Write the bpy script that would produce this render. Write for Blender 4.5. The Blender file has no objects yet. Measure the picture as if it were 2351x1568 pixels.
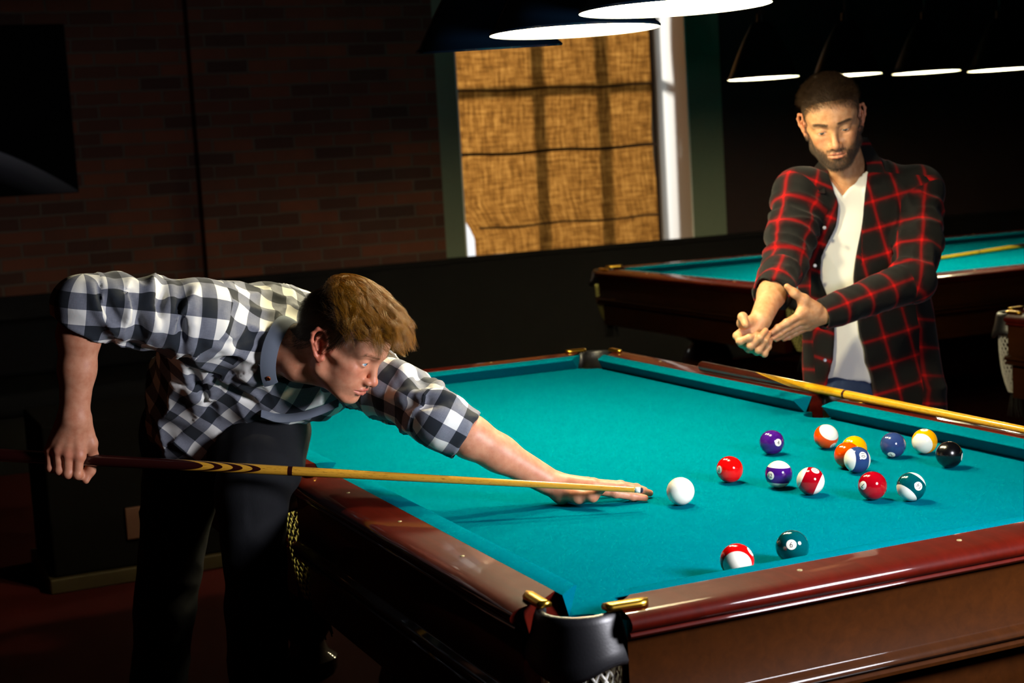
import bpy, bmesh, math, random
import numpy as np
from mathutils import Vector, Matrix, Quaternion
random.seed(7); RNG = np.random.default_rng(7)
S = bpy.context.scene
COL = S.collection
PI = math.pi
CLOTH = 0.77                                   # height of the playing surface above the floor

# ------------------------------------------------------------------ camera pose
CAM = np.array([-3.4263, 1.6922, CLOTH + 0.7256])
CD = np.array([0.91024944, -0.39703047, -0.11752774])
CR = np.array([-0.40538202, -0.91232679, -0.05766489])
CU = np.array([0.08432899, -0.10013307, 0.99139396])
FPX = 3609.78
def at(px, py, z):                             # a point of the room seen at a photo position, z metres deep
    return CAM + (CD + CR * (px - 1175.5) / FPX - CU * (py - 784.0) / FPX) * z

# ------------------------------------------------------------------ object helpers
def link(o, parent=None):
    COL.objects.link(o)
    if parent is not None:
        o.parent = parent
    return o
def tag(o, label=None, cat=None, group=None, kind=None):
    if label: o['label'] = label
    if cat: o['category'] = cat
    if group: o['group'] = group
    if kind: o['kind'] = kind
    return o
def empty(name, loc=(0, 0, 0), rz=0.0):
    o = bpy.data.objects.new(name, None); link(o)
    o.location = Vector([float(v) for v in loc]); o.rotation_euler = (0, 0, rz); o.empty_display_size = 0.1
    return o
def origin_of(o):
    p = np.zeros(3)
    while o is not None:
        p += np.array(o.location); o = o.parent
    return p
def mesh(name, verts, faces, mat=None, parent=None, smooth=True, world=True, uv=None, attrs=None, fmat=None):
    """one mesh object; verts are world positions (moved into the parent's frame when world)"""
    v = np.asarray(verts, dtype=np.float64).reshape(-1, 3)
    if parent is not None and world:
        v = v - origin_of(parent)
    me = bpy.data.meshes.new(name)
    if isinstance(faces, np.ndarray):
        n, k = faces.shape
        me.vertices.add(len(v)); me.vertices.foreach_set('co', v.astype(np.float32).ravel())
        me.loops.add(n * k); me.loops.foreach_set('vertex_index', faces.astype(np.int32).ravel())
        me.polygons.add(n); me.polygons.foreach_set('loop_start', np.arange(0, n * k, k, dtype=np.int32))
        me.update(calc_edges=True); me.validate()
    else:
        me.from_pydata([tuple(a) for a in v], [], [tuple(f) for f in faces]); me.update()
    if smooth:
        me.polygons.foreach_set('use_smooth', [True] * len(me.polygons))
    if mat is not None:
        for m in (mat if isinstance(mat, (list, tuple)) else [mat]):
            me.materials.append(m)
    if fmat is not None:
        me.polygons.foreach_set('material_index', np.asarray(fmat, dtype=np.int32))
    if uv is not None:
        L = me.uv_layers.new(name='UVMap')
        idx = np.empty(len(me.loops), dtype=np.int32); me.loops.foreach_get('vertex_index', idx)
        L.data.foreach_set('uv', np.asarray(uv, dtype=np.float32)[idx].ravel())
    if attrs:
        for k_, a in attrs.items():
            t = me.attributes.new(k_, 'FLOAT', 'POINT'); t.data.foreach_set('value', np.asarray(a, dtype=np.float32))
    o = bpy.data.objects.new(name, me)
    return link(o, parent)
def auto_sharp(o, ang=35):
    me = o.data
    bm = bmesh.new(); bm.from_mesh(me)
    for e in bm.edges:
        if len(e.link_faces) == 2 and e.calc_face_angle(0) > math.radians(ang): e.smooth = False
    bm.to_mesh(me); bm.free()
    return o
def copy_tree(o, parent=None):
    c = o.copy(); COL.objects.link(c); c.parent = parent
    for ch in list(o.children):
        copy_tree(ch, c)
    return c
class MB:                                       # collects shapes, then links them as ONE mesh
    def __init__(s): s.v = []; s.f = []; s.n = 0; s.m = []
    def add(s, v, f, m=0):
        v = np.asarray(v, float).reshape(-1, 3); s.v.append(v); s.f += [tuple(i + s.n for i in q) for q in f]; s.m += [m] * len(f); s.n += len(v); return s
    def box(s, lo, hi, m=0):
        x0, y0, z0 = lo; x1, y1, z1 = hi
        v = [(x0, y0, z0), (x1, y0, z0), (x1, y1, z0), (x0, y1, z0), (x0, y0, z1), (x1, y0, z1), (x1, y1, z1), (x0, y1, z1)]
        return s.add(v, [(0, 3, 2, 1), (4, 5, 6, 7), (0, 1, 5, 4), (1, 2, 6, 5), (2, 3, 7, 6), (3, 0, 4, 7)], m)
    def tube(s, pts, rad, n=8, m=0, caps=True):
        v, f = tube(pts, rad, n, caps); return s.add(v, f, m)
    def lathe(s, prof, c=(0, 0, 0), n=32, m=0):
        v, f = lathe(prof, c, n); return s.add(v, f, m)
    def build(s, name, mat, parent=None, smooth=True, sharp=None, world=True, bevel=None):
        o = mesh(name, np.concatenate(s.v), s.f, mat, parent, smooth, world, fmat=s.m)
        if bevel:
            b = o.modifiers.new('bev', 'BEVEL'); b.width = bevel; b.segments = 3; b.limit_method = 'ANGLE'; b.harden_normals = False
        if sharp: auto_sharp(o, sharp)
        return o
def frames(P):
    P = np.asarray(P, float); T = np.gradient(P, axis=0); T /= np.linalg.norm(T, axis=1)[:, None] + 1e-12
    a = np.array([0, 0, 1.0]) if abs(T[0][2]) < 0.9 else np.array([1.0, 0, 0])
    N = [np.cross(T[0], a)]; N[0] /= np.linalg.norm(N[0])
    for i in range(1, len(P)):
        v = N[-1] - T[i] * (N[-1] @ T[i]); N.append(v / (np.linalg.norm(v) + 1e-12))
    N = np.array(N); return T, N, np.cross(T, N)
def tube(pts, rad, n=8, caps=True):
    P = np.asarray(pts, float); rad = np.broadcast_to(np.asarray(rad, float), (len(P),))
    T, N, B = frames(P); a = np.arange(n) * 2 * PI / n
    V = (P[:, None] + rad[:, None, None] * (np.cos(a)[None, :, None] * N[:, None] + np.sin(a)[None, :, None] * B[:, None])).reshape(-1, 3)
    F = [(i * n + j, i * n + (j + 1) % n, (i + 1) * n + (j + 1) % n, (i + 1) * n + j) for i in range(len(P) - 1) for j in range(n)]
    if caps: F += [tuple(range(n))[::-1], tuple((len(P) - 1) * n + j for j in range(n))]
    return V, F
def lathe(prof, c=(0, 0, 0), n=32):             # prof: (radius, z); closed with caps where radius is 0
    V = []; F = []
    for r, z in prof:
        for j in range(n):
            t = 2 * PI * j / n; V.append((c[0] + r * math.cos(t), c[1] + r * math.sin(t), c[2] + z))
    for i in range(len(prof) - 1):
        for j in range(n):
            F.append((i * n + j, i * n + (j + 1) % n, (i + 1) * n + (j + 1) % n, (i + 1) * n + j))
    return V, F
def smooth_poly(pts, k=6):                      # Catmull-Rom through the points
    P = np.asarray(pts, float); Q = np.vstack([2 * P[0] - P[1], P, 2 * P[-1] - P[-2]]); out = []
    for i in range(1, len(Q) - 2):
        for t in np.arange(k) / k:
            a, b, c, d = Q[i - 1:i + 3]
            out.append(.5 * ((2 * b) + (c - a) * t + (2 * a - 5 * b + 4 * c - d) * t ** 2 + (-a + 3 * b - 3 * c + d) * t ** 3))
    out.append(P[-1]); return np.array(out)

# ------------------------------------------------------------------ material helpers
def srgb(r, g=None, b=None):
    if isinstance(r, str): r, g, b = [int(r[i:i + 2], 16) / 255 for i in (0, 2, 4)]
    f = lambda c: c / 12.92 if c <= 0.04045 else ((c + 0.055) / 1.055) ** 2.4
    return (f(r), f(g), f(b), 1.0)
class NT:
    def __init__(s, name):
        s.m = bpy.data.materials.new(name); s.m.use_nodes = True; s.t = s.m.node_tree; s.N = s.t.nodes; s.L = s.t.links
        s.b = s.N['Principled BSDF']; s.out = s.N['Material Output']
    def n(s, typ, ins=None, **kw):
        x = s.N.new(typ)
        for k, v in kw.items(): setattr(x, k, v)
        for k, v in (ins or {}).items(): s.set(x.inputs[k], v)
        return x
    def set(s, sock, v):
        if isinstance(v, bpy.types.NodeSocket): s.L.new(v, sock)
        else: sock.default_value = v
    def P(s, **kw):
        for k, v in kw.items(): s.set(s.b.inputs[k.replace('_', ' ')], v)
        return s
    def math(s, op, a, b=0.0, c=0.0, clamp=False):
        x = s.n('ShaderNodeMath', operation=op, use_clamp=clamp); s.set(x.inputs[0], a); s.set(x.inputs[1], b); s.set(x.inputs[2], c); return x.outputs[0]
    def mix(s, f, a, b, mode='MIX'):
        x = s.n('ShaderNodeMix', data_type='RGBA', blend_type=mode); s.set(x.inputs[0], f); s.set(x.inputs[6], a); s.set(x.inputs[7], b); return x.outputs[2]
    def ramp(s, f, stops, interp='LINEAR'):
        x = s.n('ShaderNodeValToRGB'); s.set(x.inputs[0], f); e = x.color_ramp.elements; x.color_ramp.interpolation = interp
        while len(e) < len(stops): e.new(0.5)
        for i, (p, c) in enumerate(stops): e[i].position = p; e[i].color = c if len(c) == 4 else (*c, 1)
        return x.outputs[0]
    def obj(s): return s.n('ShaderNodeTexCoord').outputs['Object']
    def uv(s): return s.n('ShaderNodeTexCoord').outputs['UV']
    def sep(s, v): x = s.n('ShaderNodeSeparateXYZ', {0: v}); return x.outputs[0], x.outputs[1], x.outputs[2]
    def noise(s, v, scale, detail=4, rough=.55, dist=0):
        return s.n('ShaderNodeTexNoise', {'Vector': v, 'Scale': scale, 'Detail': detail, 'Roughness': rough, 'Distortion': dist}).outputs[0]
    def mapping(s, v, sc=(1, 1, 1), rot=(0, 0, 0), loc=(0, 0, 0)):
        return s.n('ShaderNodeMapping', {'Vector': v, 'Scale': sc, 'Rotation': rot, 'Location': loc}).outputs[0]
    def attr(s, name): return s.n('ShaderNodeAttribute', attribute_name=name).outputs['Fac']
    def bump(s, h, strength=.3, dist=.001):
        x = s.n('ShaderNodeBump', {'Height': h, 'Strength': strength, 'Distance': dist}); s.L.new(x.outputs[0], s.b.inputs['Normal']); return x
def simple(name, col, rough=.5, metal=0.0, spec=.5, coat=0.0, bumps=None, vary=.0):
    t = NT(name)
    if vary:
        v = t.noise(t.obj(), 30, 5)
        dk = tuple(c * (1 - vary) for c in col[:3]) + (1,)
        t.P(Base_Color=t.mix(v, dk, col))
    else: t.P(Base_Color=col)
    t.P(Roughness=rough, Metallic=metal, Specular_IOR_Level=spec, Coat_Weight=coat)
    if bumps: t.bump(t.noise(t.obj(), bumps[0], 6), bumps[1], bumps[2])
    return t.m
M = {}
def wood_mat(name, dark, light, scale=(1, 14, 14), rough=.25, coat=.6, ring=5.0):
    t = NT(name); o = t.mapping(t.obj(), scale)
    g = t.noise(o, 3.0, 8, .62, .6); g2 = t.noise(o, 16, 6, .7)
    c = t.mix(t.math('ADD', t.math('MULTIPLY', g, .75), t.math('MULTIPLY', g2, .25)), dark, light)
    big = t.noise(t.obj(), 5, 4)
    t.P(Base_Color=t.mix(t.ramp(big, [(.3, (0, 0, 0)), (.7, (1, 1, 1))]), t.mix(.35, c, dark), c), Roughness=t.math('ADD', rough + .22, t.math('MULTIPLY', t.noise(t.obj(), 25, 5), .12)), Specular_IOR_Level=.05, Coat_Weight=coat, Coat_Roughness=.05)
    t.bump(g2, .05, .0004)
    return t.m
M['mahogany'] = wood_mat('mahogany', srgb('260502'), srgb('601206'), coat=.4)
M['apron'] = wood_mat('apron_wood', srgb('221004'), srgb('4a2408'), rough=.3, coat=.35)
M['brass'] = simple('brass', srgb('e0b040'), .28, 1.0)
M['leather'] = simple('black_leather', srgb('19191d'), .42, spec=.8, bumps=(260, .25, .0006))
M['blackmetal'] = simple('black_metal', srgb('0c0c0e'), .4, .6)
def felt(name, col, col2):
    t = NT(name); o = t.obj()
    n1 = t.noise(o, 900, 3, .7); n2 = t.noise(o, 9, 6, .6); n3 = t.noise(o, 260, 2, .5)
    spk = t.math('GREATER_THAN', n3, .71)
    c = t.mix(n2, col, col2)
    c = t.mix(t.math('MULTIPLY', n1, .35), c, tuple(x * .62 for x in col[:3]) + (1,))
    c = t.mix(t.math('MULTIPLY', spk, .14), c, (.04, .55, .60, 1))
    t.P(Base_Color=c, Roughness=1.0, Specular_IOR_Level=0.0)
    t.bump(n1, .25, .0006)
    return t.m
M['felt'] = felt('billiard_cloth', srgb('006c7e'), srgb('006074'))
# ================================================================== the room
XW = 6.0; XR = -6.5; YL = 4.5; YR = -8.5; CEIL = 3.5
DADO = 0.835
def brick_mat():
    t = NT('brick'); g = t.n('ShaderNodeTexCoord').outputs['Object']; x, y, z = t.sep(g)
    v = t.n('ShaderNodeCombineXYZ', {0: y, 1: z, 2: 0.0}).outputs[0]
    v = t.n('ShaderNodeVectorMath', {0: v, 1: t.n('ShaderNodeVectorMath', {0: t.n('ShaderNodeTexNoise', {'Vector': v, 'Scale': 9.0}).outputs['Color'], 3: .012}, operation='SCALE').outputs[0]}, operation='ADD').outputs[0]
    b = t.n('ShaderNodeTexBrick', {'Vector': v, 'Scale': 1.0, 'Mortar Size': .007, 'Mortar Smooth': .3, 'Bias': 0.0, 'Brick Width': .25, 'Row Height': .077, 'Color1': srgb('7c3e20'), 'Color2': srgb('34160c'), 'Mortar': srgb('5a5246')})
    n = t.noise(g, 5, 6); n2 = t.noise(g, 60, 5)
    c = t.mix(t.math('MULTIPLY', n, .6), b.outputs[0], srgb('26100a')); c = t.mix(t.math('MULTIPLY', n2, .3), c, srgb('5a3822'))
    t.P(Base_Color=c, Roughness=.85)
    t.bump(t.math('ADD', t.math('MULTIPLY', b.outputs[1], -1.0), t.math('MULTIPLY', n2, .5)), .8, .008)
    return t.m
M['brick'] = brick_mat()
M['darkwall'] = simple('dark_wall_paint', srgb('24090a'), .8, vary=.4, bumps=(40, .2, .002))
M['dado'] = simple('dark_wainscot', srgb('070505'), .8, spec=.2, vary=.3)
M['green_plaster'] = simple('grey_green_plaster', srgb('6f7a66'), .85, vary=.15, bumps=(20, .15, .002))
M['white_plaster'] = simple('white_reveal_plaster', srgb('e9e6de'), .75, bumps=(30, .1, .002))
def carpet():
    t = NT('red_carpet'); o = t.obj(); n = t.noise(o, 500, 3, .7); n2 = t.noise(o, 3, 4)
    t.P(Base_Color=t.mix(t.math('MULTIPLY', n, .5), t.mix(n2, srgb('4a0d09'), srgb('380b08')), srgb('1e0404')), Roughness=.95, Specular_IOR_Level=.1)
    t.bump(n, .5, .003); return t.m
M['carpet'] = carpet()
def struct(o): o['kind'] = 'structure'; return o
struct(MB().box((XR - .2, YR - .2, -.1), (XW + .6, YL + .2, 0)).build('floor', M['carpet'], smooth=False))
struct(MB().box((XR - .2, YR - .2, CEIL), (XW + .6, YL + .2, CEIL + .1)).build('ceiling', simple('dark_ceiling', srgb('120e0c'), .9), smooth=False))
# window opening in the back wall
WY0, WY1 = -2.12, -3.82; WZ0, WZ1 = .60, 2.75; WT = .5
w = MB()
w.box((XW, -.42, 0), (XW + WT, YL, CEIL))                        # far wall, brick, left of the pilaster
struct(w.build('wall_back', M['brick'], smooth=False))
p = MB().box((XW - .12, -1.95, 0), (XW + WT, -.42, CEIL)); struct(p.build('wall_pilaster', M['brick'], smooth=False))
g = MB()
g.box((XW - .03, WY0, 0), (XW + WT, -1.95, CEIL)); g.box((XW - .03, -4.08, 0), (XW + WT, WY1, CEIL))
g.box((XW - .03, WY1, WZ1), (XW + WT, WY0, CEIL)); g.box((XW - .03, WY1, 0), (XW + WT, WY0, WZ0))
struct(g.build('wall_window', M['green_plaster'], smooth=False))
struct(MB().box((XW, YR, 0), (XW + WT, -4.08, CEIL)).build('wall_right_of_window', M['darkwall'], smooth=False))
rv = MB(); e = .012                                                    # white plaster lining of the deep reveal
rv.box((XW - .028, WY1, WZ0), (XW + WT, WY1 + e, WZ1)); rv.box((XW - .028, WY0 - e, WZ0), (XW + WT, WY0, WZ1))
rv.box((XW - .028, WY1 + e, WZ1 - e), (XW + WT, WY0 - e, WZ1)); rv.box((XW - .028, WY1 + e, WZ0), (XW + WT, WY0 - e, WZ0 + e))
struct(rv.build('trim_1', M['white_plaster'], smooth=False))
struct(MB().box((XR - .2, YR, 0), (XR, YL, CEIL)).build('wall_front', M['darkwall'], smooth=False))
struct(MB().box((XR - .2, YL, 0), (XW + .6, YL + .2, CEIL)).build('wall_left', M['brick'], smooth=False))
struct(MB().box((XR - .2, YR - .2, 0), (XW + .6, YR, CEIL)).build('wall_right', M['darkwall'], smooth=False))
d = MB(); d.box((XW - .16, -1.95, 0), (XW - .121, YL, DADO)); d.box((XW - .07, -4.08, 0), (XW - .031, -1.95, DADO)); d.box((XW - .07, YR, 0), (XW - .001, -4.08, DADO))
d.box((XW - .18, -1.95, DADO), (XW - .121, YL, DADO + .03)); d.box((XW - .09, -4.08, DADO), (XW - .031, -1.95, DADO + .03)); d.box((XW - .09, YR, DADO), (XW - .001, -4.08, DADO + .03))
struct(d.build('trim_2', M['dado'], smooth=False))
# window: frame, muntins, glass
wn = empty('window_1', (XW + .42, (WY0 + WY1) / 2, WZ0)); wn['kind'] = 'structure'
M['window_paint'] = simple('window_paint', srgb('5c5a50'), .5)
fr = MB(); X0, X1 = XW + .40, XW + .46; ya, yb = WY1 + .013, WY0 - .013
fr.box((X0, ya, WZ0 + .013), (X1, ya + .06, WZ1 - .013)); fr.box((X0, yb - .06, WZ0 + .013), (X1, yb, WZ1 - .013))
fr.box((X0, ya, WZ0 + .013), (X1, yb, WZ0 + .07)); fr.box((X0, ya, WZ1 - .07), (X1, yb, WZ1 - .013))
fr.build('window_frame', M['window_paint'], wn, smooth=False)
mu = MB()
for yy in (-2.79, -3.26): mu.box((X0, yy - .035, WZ0 + .05), (X1, yy + .035, WZ1 - .05))
for zz in (1.95,): mu.box((X0 + .005, ya + .03, zz - .03), (X1 - .005, yb - .03, zz + .03))
mu.build('muntins', M['window_paint'], wn, smooth=False)
gl = NT('window_glass'); gl.N.remove(gl.b); gm = gl.n('ShaderNodeMixShader', {0: .06, 1: gl.n('ShaderNodeBsdfTransparent').outputs[0], 2: gl.n('ShaderNodeBsdfGlossy', {'Roughness': .03}).outputs[0]}); gl.L.new(gm.outputs[0], gl.out.inputs[0])
MB().box((XW + .425, ya + .03, WZ0 + .05), (XW + .430, yb - .03, WZ1 - .05)).build('glass', gl.m, wn, smooth=False)
# burlap shade hung in front of the glass
def burlap():
    t = NT('burlap'); u = t.uv(); x, y, _ = t.sep(u)
    a = t.noise(t.mapping(u, (26, 3.0, 1)), 2, 5, .7); b = t.noise(t.mapping(u, (3.0, 26, 1)), 2, 5, .7); c = t.noise(t.mapping(u, (90, 90, 1)), 2, 3)
    w = t.math('ADD', t.math('MULTIPLY', a, .45), t.math('ADD', t.math('MULTIPLY', b, .4), t.math('MULTIPLY', c, .15)))
    col = t.ramp(w, [(.40, srgb('452a10')), (.5, srgb('7a5020')), (.60, srgb('a67636'))])
    t.N.remove(t.b)
    tr = t.n('ShaderNodeBsdfTranslucent', {'Color': col}); df = t.n('ShaderNodeBsdfDiffuse', {'Color': t.mix(.5, col, (.05, .03, .01, 1))})
    m = t.n('ShaderNodeMixShader', {0: .62, 1: df.outputs[0], 2: tr.outputs[0]}); t.L.new(m.outputs[0], t.out.inputs[0])
    return t.m
M['burlap'] = burlap()
XB = XW + .29
nz_, ny_ = 90, 60; bv = []; bu = []
for i in range(nz_ + 1):
    zt = i / nz_; z = WZ0 + .02 + (2.72 - WZ0 - .02) * zt
    yl = -2.205 - .0; 
    if z < 1.18: yl = -2.205 - .115 * min(1, (1.18 - z) / .22)        # lower left corner pulled aside
    yr = -3.715 + .015 * math.sin(z * 5)
    for j in range(ny_ + 1):
        s = j / ny_; y = yl + (yr - yl) * s
        fold = sum(.012 * math.exp(-((z - zf + .006 * math.sin(9 * y)) / .018) ** 2) for zf in (1.02, 1.51, 1.93))
        bv.append((XB - fold + .008 * math.sin(11 * y + 2 * z) * (1 - .5 * zt), y, z)); bu.append((s * 1.5, zt * 2))
bf = [(i * (ny_ + 1) + j, i * (ny_ + 1) + j + 1, (i + 1) * (ny_ + 1) + j + 1, (i + 1) * (ny_ + 1) + j) for i in range(nz_) for j in range(ny_)]
sh = empty('burlap_shade', (XB, -2.97, WZ0 + .02)); tag(sh, 'brown burlap roman shade hanging across the lit window', 'window shade')
mesh('fabric', bv, bf, M['burlap'], sh, uv=bu)
M['seam'] = simple('burlap_hem', srgb('3a2410'), .9)
for zf in (1.02, 1.51, 1.93):
    yy = np.linspace(-2.25 - (.10 if zf < 1.1 else 0), -3.72, 40)
    MB().tube([(XB - .014, y, zf - .006 * math.sin(9 * y)) for y in yy], .008 if zf != 1.51 else .012, 6).build('seam', M['seam'], sh)
MB().tube([(XB - .012, -3.725, WZ0 + .03), (XB - .012, -3.72, 1.6), (XB - .012, -3.715, 2.7)], .012, 6).build('side_hem', M['seam'], sh)
MB().box((XB - .01, -3.76, 2.70), (XB + .03, -2.17, 2.738)).build('headrail', M['seam'], sh, smooth=False)
# poster on the brick wall
def poster_mat():
    t = NT('poster_print'); u = t.uv(); x, y, _ = t.sep(u)
    # a soft grey shoulder on black
    edge = t.math('SUBTRACT', t.math('SUBTRACT', .345, t.math('MULTIPLY', t.math('POWER', t.math('SUBTRACT', x, .42, clamp=True), 1.5), .75)), y)
    body = t.ramp(edge, [(.0, (0, 0, 0)), (.01, (.22, .22, .25)), (.10, (.07, .07, .085)), (.2, (.0, .0, .0))])
    inx = t.ramp(x, [(.28, (0, 0, 0)), (.5, (1, 1, 1)), (.80, (.55, .55, .55)), (1.0, (.2, .2, .2))])
    c = t.mix(1.0, body, inx, 'MULTIPLY')
    dx = t.math('SUBTRACT', x, .52); dy = t.math('SUBTRACT', y, .47)
    rr = t.math('SQRT', t.math('ADD', t.math('MULTIPLY', dx, t.math('MULTIPLY', dx, 9.0)), t.math('MULTIPLY', dy, dy)))
    ring = t.math('MULTIPLY', t.math('LESS_THAN', t.math('ABSOLUTE', t.math('SUBTRACT', rr, .115)), .018), .12)
    t.P(Base_Color=t.mix(1.0, c, t.n('ShaderNodeCombineColor', {0: ring, 1: ring, 2: t.math('MULTIPLY', ring, 1.15)}).outputs[0], 'ADD'), Roughness=.85, Specular_IOR_Level=.1)
    return t.m
po = empty('picture_poster', (XW - .02, .85, 1.43)); tag(po, 'large black and white photographic poster on the brick wall at the far left', 'poster')
py0, py1, pz0, pz1 = 1.42, .28, 1.43, 2.385
mesh('print', [(XW - .031, py0, pz0), (XW - .031, py1, pz0), (XW - .031, py1, pz1), (XW - .031, py0, pz1)], [(0, 1, 2, 3)], poster_mat(), po, smooth=False, uv=[(0, 0), (1, 0), (1, 1), (0, 1)])
MB().box((XW - .03, py1 - .004, pz0 - .004), (XW, py0 + .004, pz1 + .004)).build('panel', simple('poster_board', srgb('070708'), .9, spec=.1), po, smooth=False)
# bench against the wall, raised podium in front of it
M['benchleather'] = simple('bench_vinyl', srgb('070708'), .8, spec=.1); M['blockwood'] = simple('worn_wood_block', srgb('4a2612'), .7, vary=.3); M['cab'] = simple('black_cabinet_paint', srgb('060505'), .9, spec=.05)
be = empty('bench', (5.2, 1.6, 0)); tag(be, 'long low dark upholstered bench along the brick wall at the left', 'bench')
MB().box((4.95, -.2, .30), (5.80, 3.6, .43)).build('seat', M['benchleather'], be, bevel=.03)
MB().box((5.62, -.2, .43), (5.83, 3.6, .74)).build('backrest', M['benchleather'], be, bevel=.03)
MB().box((5.0, -.15, .0), (5.75, 3.55, .30)).build('base', M['dado'], be, smooth=False)
st = empty('low_cabinet', (2.5, .85, 0)); tag(st, 'low black cabinet with a pale bottom edge on the red carpet at the left', 'cabinet')
MB().box((2.42, .28, .055), (2.95, 1.02, .62)).build('body', M['cab'], st, smooth=False, bevel=.01)
MB().box((2.40, .26, .0), (2.97, 1.04, .055)).build('plinth', simple('worn_brass_edge', srgb('4a3f26'), .5, .3, vary=.4), st, smooth=False, bevel=.005)
for yy in (.72, .36):
    MB().box((2.405, yy - .03, .16), (2.42, yy + .03, .28)).build('wooden_block', M['blockwood'], st, smooth=False, bevel=.004)
# ================================================================== pool table (local frame: centre on the floor)
HX, HY = 1.27, .635; G = .065; NOSE = .0365; RT = .043; CW = .052; RO = .155
tb = empty('pool_table', (0, 0, 0))
tag(tb, 'large mahogany pool table with teal cloth in the foreground where the game is played', 'pool table')
Z = CLOTH
def frame2(o, ux, uy):                          # plan frame: along, outward
    return np.array([o[0], o[1], 0.0]), np.array([ux[0], ux[1], 0.0]), np.array([uy[0], uy[1], 0.0])
# each side segment: origin at nose line, direction, outward, from/to along, end types
SEG = [((0, HY), (1, 0), (0, 1), G, HX - G, 's', 'c'), ((0, HY), (-1, 0), (0, 1), G, HX - G, 's', 'c'),
       ((0, -HY), (1, 0), (0, -1), G, HX - G, 's', 'c'), ((0, -HY), (-1, 0), (0, -1), G, HX - G, 's', 'c'),
       ((HX, 0), (0, 1), (1, 0), -(HY - G), HY - G, 'c', 'c'), ((-HX, 0), (0, 1), (-1, 0), -(HY - G), HY - G, 'c', 'c')]
def loft(rings, closed=False):
    n = len(rings[0]); V = [p for r in rings for p in r]; F = []
    for i in range(len(rings) - 1):
        for j in range(n if closed else n - 1):
            k = (j + 1) % n; F.append((i * n + j, i * n + k, (i + 1) * n + k, (i + 1) * n + j))
    return V, F
cprof = [(.053, .0415), (.045, .0425), (.03, .0415), (.012, .039), (.004, .0375), (.0008, .0355), (.0008, .0335), (.004, .0315), (.03, .002), (.034, -.001)]
def rail_prof():
    P = [(CW + .0005, RT - .004), (CW + .003, RT), (.09, RT + .0015), (.125, RT), (.138, RT - .002), (.149, RT - .007), (.1545, RT - .014), (.1545, RT - .020), (.150, RT - .026), (.144, RT - .029),
         (.147, RT - .031), (.1485, RT - .034), (.146, RT - .038), (.138, RT - .040), (.136, RT - .043), (.136, RT - .146), (.139, RT - .149), (.150, RT - .151), (.156, RT - .156), (.157, RT - .161), (.152, RT - .166), (.146, RT - .168),
         (.149, RT - .170), (.154, RT - .174), (.153, RT - .180), (.145, RT - .184), (.128, RT - .188), (.120, RT - .194), (.118, RT - .31), (.05, RT - .31), (.045, -.03), (.045, -.002)]
    return P
RP = rail_prof()
bumpseg = lambda P, o, ux, uy, a: [o + ux * a + uy * u + np.array([0, 0, Z + z]) for u, z in P]
for o, ux, uy, a0, a1, t0, t1 in SEG:
    o, ux, uy = frame2(o, ux, uy)
    ext = {'s': .012, 'c': .058}
    rings = []
    N = 24
    for i in range(N + 1):
        s = i / N; ring = []
        for u, z in cprof:
            b0 = a0 - ext[t0] * min(1, max(0, u / CW)); b1 = a1 + ext[t1] * min(1, max(0, u / CW))
            if t0 == 's': b0 = a0 - .010 * max(0, u / CW)
            ring.append(o + ux * (b0 + (b1 - b0) * s) + uy * u + np.array([0, 0, Z + z]))
        rings.append(ring)
    V, F = loft(rings); n = len(cprof)
    F += [tuple(range(n)), tuple(N * n + j for j in range(n))[::-1]]
    c = mesh('cushion', V, F, M['felt'], tb); auto_sharp(c, 40)
    # wooden rail with apron mouldings
    e0 = {'s': .075, 'c': None}; r0 = a0 + (.012 if t0 == 's' else -.052); r1 = a1 + .052
    endc = lambda u: .030 + min(max(0, u - CW) * 1.0, .052)
    rr = []
    for s_ in np.linspace(0, 1, 12):
        ring = []
        for u, z in RP:
            b0 = a0 - (.008 if t0 == 's' else endc(u)); b1 = a1 + endc(u); ring.append(o + ux * (b0 + (b1 - b0) * s_) + uy * u + np.array([0, 0, Z + z]))
        rr.append(ring)
    V, F = loft(rr, True); n = len(RP)
    F += [tuple(range(n))[::-1], tuple(11 * n + j for j in range(n))]
    fm = [1 if (len(f_) == 4 and 14 <= (f_[0] % n) <= 40 and (f_[0] % n) >= 13) else 0 for f_ in F]
    r = mesh('rail', V, F, [M['mahogany'], M['apron']], tb, fmat=fm); auto_sharp(r, 50)
    # pale sight dots
    for q in ((.25, .5, .75) if t0 == 'c' else (1 / 4, 2 / 4, 3 / 4)):
        a = (-HY + 2 * HY * q) if t0 == 'c' else HX * q
        pc = o + ux * a + uy * .095 + np.array([0, 0, Z + RT + .0012])
        MB().lathe([(0.0, .0012), (.004, .001), (.0048, -.0006)], pc, 16).build('sight', simple('pearl', srgb('94885e'), .3) if 'pearl' not in M else M['pearl'], tb)
# bed with bites for the pockets
def bed():
    pts = []
    def arc(c, r, a0, a1, k=12):
        for t in np.linspace(a0, a1, k): pts.append((c[0] + r * math.cos(t), c[1] + r * math.sin(t)))
    ex, ey = HX + .045, HY + .045; c_ = .030; r = .062
    # counter-clockwise from the right side
    arc((ex, -ey), .075, PI, PI / 2)  # corner bites
    arc((ex, ey), .075, -PI / 2, -PI)
    arc((0, ey + .005), .052, 0, -PI, 12)
    arc((-ex, ey), .075, 0, -PI / 2)
    arc((-ex, -ey), .075, PI / 2, 0)
    arc((0, -ey - .005), .052, PI, 0, 12)
    n = len(pts); V = [(x, y, Z) for x, y in pts] + [(x, y, Z - .03) for x, y in pts]
    F = [tuple(range(n)), tuple(range(n, 2 * n))[::-1]] + [(i, n + i, n + (i + 1) % n, (i + 1) % n) for i in range(n)]
    return V, F
V, F = bed(); b = mesh('bed_cloth', V, F, M['felt'], tb, smooth=False)
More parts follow.
